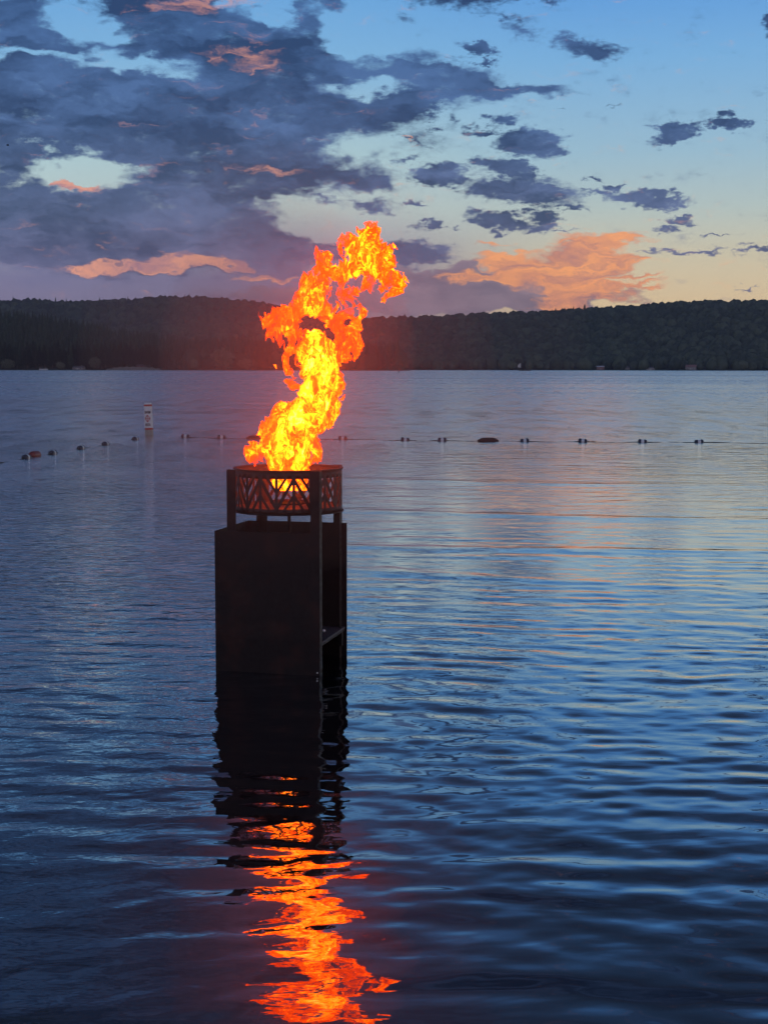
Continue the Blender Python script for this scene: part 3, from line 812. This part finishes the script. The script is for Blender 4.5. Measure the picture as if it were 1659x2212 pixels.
lab_r = {401: 'striped float at the left end of the straight rope, right of the swim area buoy', 479: 'striped float just left of the dark foam float beside the flame',
         741: 'striped float just right of the flame', 875: 'striped float second right of the flame', 955: 'striped float just left of the long dark foam float',
         1133: 'striped float just right of the long dark foam float', 1258: 'striped float in pink water reflection, third from the right end', 1387: 'striped float second from the right end of the rope', 1509: 'rightmost striped float on the rope'}
rt = random.Random(5)
for px, lab in lab_r.items():
    py = [p for p in right_pts if p[0] == px][0][1]
    place(px, py, rt.uniform(-.15, .15), lab, tilt=rt.uniform(-.08, .12), z=rt.uniform(.012, .03))
def foam_float(px, py, ang, ln_, rad_, mat, label, name):
    root = empty(name, ground(px, py + 4) + Vector((0, 0, .03)), ang)
    M = Matrix.Rotation(R(90), 4, 'Y')
    mb_ = MB(); n_ = 14; prof = [(.02, -ln_ / 2)]
    rs = random.Random(px)
    for i in range(n_ + 1):
        tt = -1 + 2 * i / n_; e_ = (1 - abs(tt) ** 6) ** .5 if abs(tt) < 1 else .5
        prof.append((rad_ * max(.55, e_) * (1 + (rs.uniform(-.07, .07) if mat is foam else 0)), ln_ / 2 * tt * .98))
    prof.append((.02, ln_ / 2)); mb_.lathe(prof, 18, M)
    mb_.build('float_body', mat, root, True)
    for s_ in (-1, 1): MB().lathe([(.035, -.03), (.035, .03)], 10, Matrix.Translation((s_ * (ln_ / 2 + .02), 0, 0)) @ M, cap=True).build('end_collar', mat, root, True)
    tag(root, label, 'float')
foam_float(76, 982, gdir(left_pts[2], left_pts[4]) - .1, .46, .10, redfoam, 'red-brown cylinder float on the left rope behind a striped float', 'cylinder_float')
foam_float(553, 944.5, .05, .46, .085, foam, 'dark brown foam float just left of the flame', 'foam_float')
foam_float(1054, 950, -.02, .50, .085, foam, 'long dark brown foam float on the rope right of the flame', 'foam_float')
def rope(pts_px, label, seed):
    rs = random.Random(seed); P3 = []
    for a_, b_ in zip(pts_px, pts_px[1:]):
        g0, g1 = ground(a_[0], a_[1] + 3.5), ground(b_[0], b_[1] + 3.5); n_ = 22
        for k in range(n_):
            t_ = k / n_; p = g0.lerp(g1, t_)
            sag = math.sin(math.pi * t_)
            P3.append((p.x, p.y + .18 * math.sin(2 * math.pi * t_ + a_[0]) * sag, .021 - (.029 if label.endswith('buoy') else .019) * sag + rs.uniform(-.006, .006)))
    P3.append(tuple(ground(pts_px[-1][0], pts_px[-1][1] + 3.5) + Vector((0, 0, .02))))
    o = MB().tube(P3, .012, 6).build('rope', ropem, None, True); tag(o, label, 'rope')
rope(left_pts, 'dark rope slanting from the left edge up to the swim area buoy', 1)
rope(right_pts, 'dark rope running level across the lake behind the flame', 2)

# bird
bd = empty('bird', at_y(18, 314, 150), .6)
birdm = simple('bird_dark', (0.02, 0.022, 0.03), 0.8)
MB().lathe([(.005, -.16), (.03, -.09), (.05, 0), (.035, .08), (.012, .15)], 10, Matrix.Rotation(R(90), 4, 'Y'), cap=True).build('body', birdm, bd, True)
for s_ in (-1, 1):
    V = [(-.06, 0, .02), (.07, 0, .02), (.05, s_ * .13, .10), (-.05, s_ * .13, .11), (-.02, s_ * .28, .06), (-.07, s_ * .27, .07)]
    V += [(x, y, z - .012) for x, y, z in V]
    mesh_obj('wing', V, [(0, 1, 2, 3), (3, 2, 4, 5), (6, 9, 8, 7), (9, 11, 10, 8), (0, 3, 9, 6), (3, 5, 11, 9), (5, 4, 10, 11), (4, 2, 8, 10), (2, 1, 7, 8)], birdm, bd)
tag(bd, 'tiny dark bird flying high at the left edge of the sky', 'bird')

# ------------------------------------------------------------------ fire pit stand
TH = R(13)
e1 = Vector((math.cos(TH), -math.sin(TH), 0)); e2 = Vector((math.sin(TH), math.cos(TH), 0))
FR = ground(692, 1462)
LW = .752; DW = .735; PH = .985; TOPZ = 1.408
PL = FR - e1 * LW
ROT = Matrix.Rotation(-TH, 3, 'Z')
steel, t, b = newmat('rusty_black_steel')
tcn = t.nodes.new('ShaderNodeTexCoord')
na_ = noise(tcn.outputs['Object'], 5.0, 8, 0.65, tree=t); nb_ = noise(tcn.outputs['Object'], 40.0, 4, 0.6, tree=t)
rust = mrange(na_, 0.45, 0.7, tree=t)
cc = mixc(rust, (0.009, 0.004, 0.004), (0.040, 0.012, 0.008), tree=t)
cc = mixc(mathn('MULTIPLY', nb_, 0.4, tree=t), cc, (0.024, 0.010, 0.010), tree=t)
t.links.new(cc, b.inputs['Base Color']); t.links.new(mrange(nb_, .3, .7, .45, .7, tree=t), b.inputs['Roughness'])
b.inputs['Metallic'].default_value = 0.1; b.inputs['Specular IOR Level'].default_value = 0.3
bn = t.nodes.new('ShaderNodeBump'); bn.inputs['Strength'].default_value = 0.25; bn.inputs['Distance'].default_value = 0.002
t.links.new(nb_, bn.inputs['Height']); t.links.new(bn.outputs[0], b.inputs['Normal'])
bolt_m = simple('bolt_bright', (0.75, 0.72, 0.68), 0.4, 0.2)
ctr0 = (FR + (PL + e1 * .09)) / 2 + e2 * (DW / 2)
STAND = empty('fire_pit_stand', (ctr0.x, ctr0.y, 0), -TH)
# local coordinates of the stand: x along e1, y along e2
def loc(p): d = p - Vector((ctr0.x, ctr0.y, 0)); return Vector((d.dot(e1), d.dot(e2), p.z))
lFR, lPL = loc(FR), loc(PL)
th_ = .006
xl, xr, yf, yb = lPL.x, lFR.x, lFR.y, lFR.y + DW
ZB = -0.9
def panel(name, x0, x1, y0, y1, z0, z1):
    return MB().box(((x0 + x1) / 2, (y0 + y1) / 2, (z0 + z1) / 2), (abs(x1 - x0), abs(y1 - y0), z1 - z0), bevel=.0012).build(name, steel, STAND)
panel('front_panel', xl, xr - .011, yf, yf + th_, ZB, PH)
panel('left_panel', xl, xl + th_, yf + th_ + .001, yb - th_ - .001, ZB, PH)
panel('back_panel', xl, xr, yb - th_, yb, ZB, PH)
def angle_leg(x, y, sx, sy, z1):
    """L-section upright; (x, y) is its outer corner, flanges run towards sx, sy"""
    w, k = .064, .007
    prof = [(0, 0), (w * sx, 0), (w * sx, k * sy), (k * sx, k * sy), (k * sx, w * sy), (0, w * sy)]
    V = [(x + a_, y + b_, z) for z in (ZB, z1) for a_, b_ in prof]
    Fc = [tuple(range(5, -1, -1)), tuple(range(6, 12))] + [(i, (i + 1) % 6, (i + 1) % 6 + 6, i + 6) for i in range(6)]
    o = mesh_obj('leg', V, Fc, steel, STAND); return o
angle_leg(xr, yf - .008, -1, 1, TOPZ)
angle_leg(xl + .088, yf + th_ + .002, 1, 1, TOPZ)
angle_leg(xl + .088, yb - th_ - .002, 1, -1, TOPZ - .02)
angle_leg(xr - .034, yb - th_ - .002, -1, -1, TOPZ)
# shelf inside the open right side, with brackets
shelfm = simple('shelf_grey', (0.075, 0.06, 0.07), 0.6)
sh = panel('shelf', xl + .12, xr - .012, yf + .02, yb - .012, .212, .224); sh.data.materials.clear(); sh.data.materials.append(shelfm)
MB().box((xr - .02, (yf + yb) / 2, .203), (.012, DW - .05, .016)).build('shelf_lip', steel, STAND)
for yy in (yf + .035, yb - .06): MB().box((xr - .03, yy, .145), (.022, .03, .105)).build('bracket', steel, STAND)
MB().lathe([(.001, -.011), (.008, -.008), (.011, 0), (.008, .008), (.001, .011)], 12, Matrix.Translation((xr + .012, yf + .055, .31)) @ Matrix.Rotation(R(90), 4, 'Y')).build('knob', bolt_m, STAND, True)
MB().lathe([(.001, -.004), (.005, -.003), (.005, .003), (.001, .004)], 8, Matrix.Translation((xr - .017, yf - .012, .028)) @ Matrix.Rotation(R(90), 4, 'X')).build('bolt', bolt_m, STAND, True)
MB().tube([(.005, 0, -1.0), (.005, 0, 1.12)], .0115, 10).build('gas_pipe', steel, STAND, True)
for zz in (.30, .62, .90):
    for xx in (xl + .03, xr - .09):
        MB().lathe([(.001, .004), (.006, .003), (.008, 0)], 10, Matrix.Translation((xx, yf - .0005, zz)) @ Matrix.Rotation(R(90), 4, 'X')).build('rivet', steel, STAND, True)
MB().box(((xl + xr) / 2, yf - .003, PH - .004), (LW - .03, .006, .010), bevel=.002).build('top_lip', steel, STAND)
tag(STAND, 'square black steel stand with panels rising out of the water', 'stand')

# bowl: a ring cut with a branching lattice
bowl_steel = simple('scorched_steel', (0.050, 0.022, 0.016), 0.6, 0.1, var=.5, scale=30, bump=.3)
BR_ = .378
bowl = empty('fire_bowl', (ctr0.x, ctr0.y, 0), -TH)
Zb, Zt, P0, P1 = 1.108, 1.400, 1.143, 1.350
def solid_uv(u, v):
    """u: 0..1 across one repeat, v: 0..1 up the cut band; True where steel remains"""
    hgt, wid = P1 - P0, 2 * math.pi * BR_ / 10
    x, y = u * wid, v * hgt
    def seg(x0, y0, x1, y1, w):
        dx, dy = x1 - x0, y1 - y0; L2 = dx * dx + dy * dy
        best = np.full(x.shape, 9.0)
        for k in (-1, 0, 1):
            xx = x + k * wid
            tt = np.clip(((xx - x0) * dx + (y - y0) * dy) / L2, 0, 1)
            best = np.minimum(best, np.hypot(xx - x0 - tt * dx, y - y0 - tt * dy))
        return best < w / 2
    b_ = .022; h = hgt; W_ = wid
    s = seg(0, h, W_ / 2, 0, b_) | seg(W_, h, W_ / 2, 0, b_)              # the big zigzag
    s |= seg(0, 0, 0, h, b_ * .85) | seg(W_ / 2, 0, W_ / 2, h, b_ * .9)        # stems
    s |= seg(0, h * .46, W_ * .26, 0, b_ * .8) | seg(W_, h * .46, W_ * .74, 0, b_ * .8)
    s |= seg(W_ / 2, h * .54, W_ * .24, h, b_ * .8) | seg(W_ / 2, h * .54, W_ * .76, h, b_ * .8)
    return s
NU, NV = 1000, 84
us = (np.arange(NU) + .5) / NU * 10 + .62; vs = (np.arange(NV) + .5) / NV
U_, V_ = np.meshgrid(us % 1.0, vs, indexing='ij')
S_ = solid_uv(U_, V_)
zed = np.concatenate([[Zb], np.linspace(P0, P1, NV + 1), [Zt]])
S2 = np.ones((NU, NV + 2), bool); S2[:, 1:-1] = S_
tk = .005
nz_ = len(zed)
ang = -np.arange(NU) / NU * 2 * math.pi - math.pi / 2
vo = np.empty((2, NU, nz_, 3), np.float32)
for k, r_ in enumerate((BR_, BR_ - tk)):
    vo[k, :, :, 0] = (r_ * np.cos(ang))[:, None]; vo[k, :, :, 1] = (r_ * np.sin(ang))[:, None]; vo[k, :, :, 2] = zed[None, :]
def vid(k, i, j): return k * NU * nz_ + (i % NU) * nz_ + j
I_, J_ = np.nonzero(S2)
fc = [np.stack([vid(0, I_, J_), vid(0, I_, J_ + 1), vid(0, I_ + 1, J_ + 1), vid(0, I_ + 1, J_)], -1),
      np.stack([vid(1, I_, J_), vid(1, I_ + 1, J_), vid(1, I_ + 1, J_ + 1), vid(1, I_, J_ + 1)], -1)]
pad = np.zeros((NU, NV + 4), bool); pad[:, 1:-1] = S2
i2, j2 = np.nonzero(S2 & ~np.roll(S2, -1, 0)); fc.append(np.stack([vid(0, i2 + 1, j2), vid(0, i2 + 1, j2 + 1), vid(1, i2 + 1, j2 + 1), vid(1, i2 + 1, j2)], -1))
i2, j2 = np.nonzero(S2 & ~np.roll(S2, 1, 0)); fc.append(np.stack([vid(0, i2, j2), vid(1, i2, j2), vid(1, i2, j2 + 1), vid(0, i2, j2 + 1)], -1))
i2, j2 = np.nonzero(S2 & ~pad[:, 2:]); fc.append(np.stack([vid(0, i2, j2 + 1), vid(1, i2, j2 + 1), vid(1, i2 + 1, j2 + 1), vid(0, i2 + 1, j2 + 1)], -1))
i2, j2 = np.nonzero(S2 & ~pad[:, :-2]); fc.append(np.stack([vid(0, i2, j2), vid(0, i2 + 1, j2), vid(1, i2 + 1, j2), vid(1, i2, j2)], -1))
mesh_obj('lattice_ring', vo.reshape(-1, 3), np.concatenate(fc), bowl_steel, bowl)
MB().lathe([(BR_ - .014, 1.4005), (BR_ + .009, 1.4005), (BR_ + .009, 1.408), (BR_ - .014, 1.408), (BR_ - .014, 1.4005)], 120).build('rim', bowl_steel, bowl, True)
MB().lathe([(BR_ - .02, 1.100), (BR_ + .012, 1.100), (BR_ + .012, 1.1075), (BR_ - .02, 1.1075), (BR_ - .02, 1.100)], 120).build('base_flange', steel, bowl, True)
panm = simple('ash_pan', (0.13, 0.075, 0.055), 0.75, 0.0, var=.4, bump=.5)
MB().lathe([(.001, 1.112), (BR_ - .02, 1.112), (BR_ - .008, 1.128), (BR_ - .008, 1.134), (BR_ - .022, 1.119), (.001, 1.119)], 90).build('pan', panm, bowl, True)
MB().lathe([(.10, 1.16), (.118, 1.148), (.136, 1.16), (.118, 1.172), (.10, 1.16)], 60).build('burner_ring', steel, bowl, True)
tag(bowl, 'round black steel fire bowl with cut-out lattice of branching lines', 'fire bowl')

# ------------------------------------------------------------------ flame
FY = ctr0.y
def fz(zx, zy):                               # a spot in the flame, measured on the photograph, at the bowl's distance
    p = at_y((900 + zx / 2.3046) / 1.7077, (800 + zy / 2.3046) / 1.7077, FY); return p
MPZ = FY / F / (2.3046 * 1.7077)              # metres per measured unit
# x, y, radius, heat, raggedness, depth offset
K = {  # chains of lobes
 'core': [(385,2300,120,.75,.30,0),(385,2160,165,.8,.34,0),(375,2060,180,.8,.5,0),(390,1930,185,.85,.5,.02),(420,1830,190,1,.45,.03),(480,1730,170,1.15,.4,.02),(540,1620,160,1.2,.35,.0),
          (600,1500,155,1.15,.35,-.02),(640,1400,155,1.05,.35,-.02),(650,1300,150,1.05,.38,-.02),(620,1200,125,1.1,.36,-.02),(600,1100,105,1.05,.4,-.02),(610,1030,80,.8,.5,-.02)],
 'core_hook': [(640,1110,80,1.0,.4,-.04),(735,1130,42,.85,.5,-.05)],
 'left_bulge': [(330,1660,100,.55,.5,.03),(240,1760,75,.5,.6,.03),(220,1850,60,.5,.6,0)],
 'right_bulge': [(660,1740,95,.5,.5,.05),(700,1640,80,.4,.5,.05),(780,1500,50,.3,.6,.06),(790,1350,42,.25,.6,.06)],
 'base_right': [(560,2080,40,.35,.9,.05),(575,1930,42,.35,.9,.05)],
 'wisp_left': [(240,1990,50,.6,1.1,-.02),(160,2030,30,.45,1.3,-.03),(115,1960,34,.45,1.3,-.04),(75,2000,26,.3,1.4,-.04)],
 'shoulder_r': [(780,1230,60,.15,.9,.06),(830,1150,95,.12,.8,.07),(870,1060,100,.12,.8,.07),(860,970,85,.15,.9,.06),(960,945,26,.05,.9,.06),(985,935,10,.05,.5,.06)],
 'spike_r': [(900,1150,60,.1,.9,.06),(965,1170,18,.05,.9,.06)],
 'drip_left': [(470,1100,48,.2,1.3,.02),(390,1150,42,.15,1.6,.02),(360,1270,38,.12,1.6,.0),(410,1400,48,.25,1.2,.0)],
 'drip_in': [(460,1290,38,.15,1.5,.04),(440,1200,40,.15,1.6,.04)],
 'lobe_left': [(500,930,40,.2,1.5,.0),(400,960,55,.15,1.6,.0),(300,900,62,.15,1.5,-.02),(250,880,56,.12,1.4,-.02),(310,810,52,.15,1.2,-.02),(400,790,60,.3,1.0,0)],
 'lobe_left_low': [(260,1000,38,.1,1.7,-.02),(310,1060,30,.08,1.6,-.02)],
 'mid': [(470,760,70,.35,.9,0),(520,700,105,.6,.7,0),(540,600,95,.6,.7,0),(520,510,70,.45,.9,0),(570,490,50,.3,1.1,0)],
 'mid2': [(600,780,85,.5,.8,0),(700,790,80,.3,1.0,.02),(640,650,90,.45,.8,.01),(700,560,75,.25,1.0,.01),(700,460,60,.2,1.0,0),(670,380,42,.12,1.1,0),(700,330,34,.1,1.3,0),(620,270,20,.05,1.1,0)],
 'mid_arch': [(740,860,60,.2,1.4,.03),(830,900,55,.15,1.3,.04),(870,830,48,.1,1.6,.04),(900,760,45,.08,1.6,.05),(960,770,34,.08,1.4,.05)],
 'mid_right': [(760,640,60,.1,1.5,.04),(850,660,52,.05,1.6,.05),(920,640,26,.03,1.5,.05),(880,720,40,.04,1.6,.05)],
 'bridge': [(760,450,50,.3,1.2,0),(850,450,62,.4,1.0,-.02),(940,440,100,.6,.8,-.04)],
 'top': [(1000,360,135,.65,.65,-.05),(1050,270,130,.75,.6,-.05),(1080,170,80,.45,.8,-.05),(1080,85,45,.3,.8,-.05)],
 'top_r': [(1120,400,130,.55,.7,-.05),(1200,470,95,.35,.8,-.05),(1250,490,62,.18,1.0,-.05),(1280,560,44,.12,1.2,-.05),(1285,630,28,.08,1.3,-.05)],
 'top_r2': [(1200,300,70,.3,1.0,-.03),(1230,380,66,.25,1.0,-.03)],
 'top_l': [(900,260,55,.35,1.1,-.05),(870,240,40,.2,1.3,-.05),(930,150,18,.1,1.2,-.05)],
 'fringe': [(1060,560,36,.12,1.6,-.04),(1060,610,24,.06,1.4,-.04)],
 'fringe2': [(1170,610,30,.06,1.6,-.04),(1240,640,24,.05,1.6,-.04),(1150,690,12,.04,1.2,-.04)],
 'curl': [(860,580,30,.1,1.5,-.02),(880,520,36,.15,1.3,-.02)],
}
vox = 0.0058
lo = np.array([fz(0, 0).x - .02, FY - .26, fz(0, 2330).z]); hi = np.array([fz(1420, 0).x + .02, FY + .26, fz(0, 10).z])
gx, gy, gz = [np.arange(a_, b_, vox) for a_, b_ in zip(lo, hi)]
GX, GY, GZ = np.meshgrid(gx, gy, gz, indexing='ij')
GX, GY, GZ = [q.astype(np.float32) for q in (GX, GY, GZ)]
# slow swirl of the whole field
qx = GX + .045 * fbm(GX * 5 + 3, GY * 5, GZ * 4, 2); qz = GZ + .045 * fbm(GX * 5, GY * 5 + 8, GZ * 4 + 5, 2); qy = GY + .03 * fbm(GX * 5 + 7, GY * 5, GZ * 4 + 2, 2)
ks = 0.012
acc = np.zeros(GX.shape, np.float32); hacc = np.zeros_like(acc); racc = np.zeros_like(acc)
for name_, ch in K.items():
    P3 = [(fz(c_[0], c_[1]), c_[2] * MPZ * (.77 if name_.startswith('core') else .80), c_[3], c_[4], c_[5]) for c_ in ch]
    prs = list(zip(P3, P3[1:])) if len(P3) > 1 else [(P3[0], P3[0])]
    for (a_, ra, ha, ga, da), (b_, rb_, hb, gb, db) in prs:
        ax, ay, az_ = a_.x, FY + da, a_.z; dx, dy, dz = b_.x - a_.x, db - da, b_.z - a_.z; L2 = dx * dx + dy * dy + dz * dz + 1e-9
        m_ = .13 + max(ra, rb_)
        sl = []
        for g_, u_, v_ in ((gx, a_.x, b_.x), (gy, FY + da, FY + db), (gz, a_.z, b_.z)):
            i0 = np.searchsorted(g_, min(u_, v_) - m_); i1 = np.searchsorted(g_, max(u_, v_) + m_); sl.append(slice(i0, i1))
        sl = tuple(sl)
        X_, Y_, Z_ = qx[sl], qy[sl], qz[sl]
        tt = np.clip(((X_ - ax) * dx + (Y_ - ay) * dy + (Z_ - az_) * dz) / L2, 0, 1)
        d_ = np.sqrt((X_ - ax - tt * dx) ** 2 + ((Y_ - ay - tt * dy) * 1.15) ** 2 + (Z_ - az_ - tt * dz) ** 2) - (ra + (rb_ - ra) * tt)
        w_ = np.exp(-np.clip(d_, -.12, .2) / ks).astype(np.float32)
        acc[sl] += w_; hacc[sl] += w_ * (ha + (hb - ha) * tt); racc[sl] += w_ * (ga + (gb - ga) * tt)
D = -ks * np.log(acc + 1e-6); heat = hacc / (acc + 1e-6); rag = racc / (acc + 1e-6)
msk = np.abs(D) < .12
x_, y_, z_ = GX[msk], GY[msk], GZ[msk]
w1 = fbm(x_ * 9, y_ * 9, z_ * 6 + 4, 2); w2 = fbm(x_ * 9 + 5, y_ * 9 + 9, z_ * 6, 2)
n_ = fbm(x_ * 20 + 2.6 * w1, y_ * 20 + 1.4 * w2, z_ * 12 + 2.6 * w2, 5, .68)
n_ = np.sign(n_) * np.abs(n_) ** .85
Fd = D.copy(); Fd[msk] = D[msk] - (.030 + .066 * rag[msk]) * n_ + .012 * (rag[msk] - .4)
Fd = Fd.astype(np.float32)
# keep inside the rim near the base
Rxy = np.hypot(GX - ctr0.x, GY - ctr0.y)
bowl_lim = Rxy - np.where(GZ < 1.2, .14, .17 + (GZ - 1.2) * .2)
Fd = np.where(GZ < 1.41, np.maximum(Fd, bowl_lim), Fd)
Fd[0], Fd[-1], Fd[:, 0], Fd[:, -1], Fd[:, :, 0], Fd[:, :, -1] = 1, 1, 1, 1, 1, 1

def surface_nets(F3, origin, h):
    ins = F3 < 0; nx, ny, nz = F3.shape
    corners = [(i, j, k) for i in (0, 1) for j in (0, 1) for k in (0, 1)]
    cnt = sum(ins[i:nx - 1 + i, j:ny - 1 + j, k:nz - 1 + k].astype(np.int8) for i, j, k in corners)
    cells = np.argwhere((cnt > 0) & (cnt < 8))
    idx = np.full((nx - 1, ny - 1, nz - 1), -1, np.int32); idx[tuple(cells.T)] = np.arange(len(cells))
    pos = np.zeros((len(cells), 3), np.float32); num = np.zeros(len(cells), np.float32)
    for a_ in corners:
        for ax in range(3):
            if a_[ax]: continue
            b_ = list(a_); b_[ax] = 1
            fa = F3[cells[:, 0] + a_[0], cells[:, 1] + a_[1], cells[:, 2] + a_[2]]; fb_ = F3[cells[:, 0] + b_[0], cells[:, 1] + b_[1], cells[:, 2] + b_[2]]
            cr = (fa < 0) != (fb_ < 0); tt = np.where(cr, fa / np.where(cr, fa - fb_, 1), 0)
            for d in range(3): pos[:, d] += np.where(cr, a_[d] + (tt if d == ax else 0), 0)
            num += cr
    pos = pos / num[:, None] + cells
    quads = []
    for ax in range(3):
        s0 = [slice(None)] * 3; s1 = [slice(None)] * 3; s0[ax] = slice(0, -1); s1[ax] = slice(1, None)
        A_ = ins[tuple(s0)]; B_ = ins[tuple(s1)]
        for flip in (0, 1):
            e = np.argwhere((A_ & ~B_) if flip == 0 else (~A_ & B_))
            u, v = (ax + 1) % 3, (ax + 2) % 3
            e = e[(e[:, u] > 0) & (e[:, v] > 0) & (e[:, u] < F3.shape[u] - 1) & (e[:, v] < F3.shape[v] - 1)]
            def g(du, dv):
                q = e.copy(); q[:, u] += du; q[:, v] += dv; return idx[tuple(q.T)]
            qd = np.stack([g(-1, -1), g(0, -1), g(0, 0), g(-1, 0)], -1)
            quads.append(qd if flip == 0 else qd[:, ::-1])
    quads = np.concatenate(quads)
    quads = quads[(quads >= 0).all(1)]
    return (pos * h + origin).astype(np.float32), quads, cells
fv, fq, fcells = surface_nets(Fd, np.array([gx[0], gy[0], gz[0]]), vox)
# drop specks
par = np.arange(len(fv))
for _ in range(60):
    mn = par[fq].min(1); new = par.copy()
    for k in range(4): np.minimum.at(new, fq[:, k], mn)
    new = new[new]
    if (new == par).all(): break
    par = new
cn = np.bincount(par, minlength=len(fv)); keep = cn[par] > 60
kq = keep[fq].all(1); fq = fq[kq]
used = np.zeros(len(fv), bool); used[fq.ravel()] = True
remap = np.cumsum(used) - 1
fD = D[tuple(fcells.T)][used]
fheat = heat[tuple(fcells.T)][used] * (1 - .5 * np.clip((fD + .012) / .05, 0, 1))
fv = fv[used]; fq = remap[fq]

def flame_mat(name):
    m, t, b = newmat(name); t.nodes.remove(b)
    out = t.nodes['Material Output']
    tcn = t.nodes.new('ShaderNodeTexCoord'); at = t.nodes.new('ShaderNodeAttribute'); at.attribute_name = 'burn'
    mp = t.nodes.new('ShaderNodeMapping'); t.links.new(tcn.outputs['Object'], mp.inputs[0]); mp.inputs['Scale'].default_value = (1, .8, .62)
    wv = noise(mp.outputs[0], 9.0, 2, 0.5, tree=t, out='Color')
    vm = t.nodes.new('ShaderNodeVectorMath'); vm.operation = 'MULTIPLY_ADD'; t.links.new(wv, vm.inputs[0]); vm.inputs[1].default_value = (.22, .22, .22); t.links.new(mp.outputs[0], vm.inputs[2])
    n1 = noise(vm.outputs[0], 17.0, 4, 0.6, tree=t, dist=0.5)
    rd = mathn('SUBTRACT', 1.0, mathn('MULTIPLY', mathn('ABSOLUTE', mathn('SUBTRACT', n1, 0.5, tree=t), tree=t), 9.0, tree=t), tree=t, clamp=True)
    rd = mathn('POWER', rd, 1.6, tree=t)
    n2 = noise(vm.outputs[0], 11.0, 5, 0.6, tree=t, dist=0.3)
    v = mathn('MULTIPLY_ADD', at.outputs['Fac'], 0.56, mathn('MULTIPLY', rd, 0.34, tree=t), tree=t)
    v = mathn('MULTIPLY_ADD', mathn('SUBTRACT', n2, 0.50, tree=t), 2.3, v, tree=t)
    col = ramp(v, [(0.0, (.20, .0085, .0002)), (0.25, (.24, .010, .0002)), (0.42, (.38, .024, .0003)), (0.56, (.55, .060, .0008)), (0.70, (.64, .095, .0012)), (0.9, (.74, .12, .003)), (1.0, (.9, .16, .02))], tree=t)
    stg = 13.0
    em = t.nodes.new('ShaderNodeEmission'); t.links.new(col, em.inputs[0]); em.inputs[1].default_value = stg
    tr = t.nodes.new('ShaderNodeBsdfTransparent')
    mx = t.nodes.new('ShaderNodeMixShader')
    alpha = mrange(v, -0.06, 0.34, 0.32, 1.0, tree=t)
    t.links.new(alpha, mx.inputs[0]); t.links.new(tr.outputs[0], mx.inputs[1]); t.links.new(em.outputs[0], mx.inputs[2])
    t.links.new(mx.outputs[0], out.inputs['Surface'])
    return m
fm = flame_mat('flame')
flame = mesh_obj('flame', fv, fq, fm, smooth=True)
at = flame.data.attributes.new('burn', 'FLOAT', 'POINT'); at.data.foreach_set('value', fheat.astype(np.float32))
tag(flame, 'tall twisting orange and yellow flame leaping from the fire bowl', 'flame')
print('flame verts', len(fv), 'quads', len(fq))

# ------------------------------------------------------------------ air
def vol_mat(name, col, dens, aniso=0.0):
    m, t, b = newmat(name); t.nodes.remove(b)
    pv = t.nodes.new('ShaderNodeVolumePrincipled'); pv.inputs['Color'].default_value = (*col, 1)
    pv.inputs['Density'].default_value = dens; pv.inputs['Anisotropy'].default_value = aniso
    t.links.new(pv.outputs[0], t.nodes['Material Output'].inputs['Volume'])
    return m
hz = MB().box((0, 2500, 98), (9000, 6000, 210)).build('haze', vol_mat('haze_air', (.70, .78, .98), 0.00006))
hz['kind'] = 'stuff'

for rs_, zs_, dn_ in ((2.1, 1.95, .018), (1.45, 1.5, .045), (.9, 1.15, .14)):  # thin scattering shells, added only to imitate the glare round the flame
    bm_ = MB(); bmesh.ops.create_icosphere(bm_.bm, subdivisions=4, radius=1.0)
    sm_ = bm_.build('added_glow', vol_mat('added_glow_air', (.98, .62, .5), dn_), None, True)
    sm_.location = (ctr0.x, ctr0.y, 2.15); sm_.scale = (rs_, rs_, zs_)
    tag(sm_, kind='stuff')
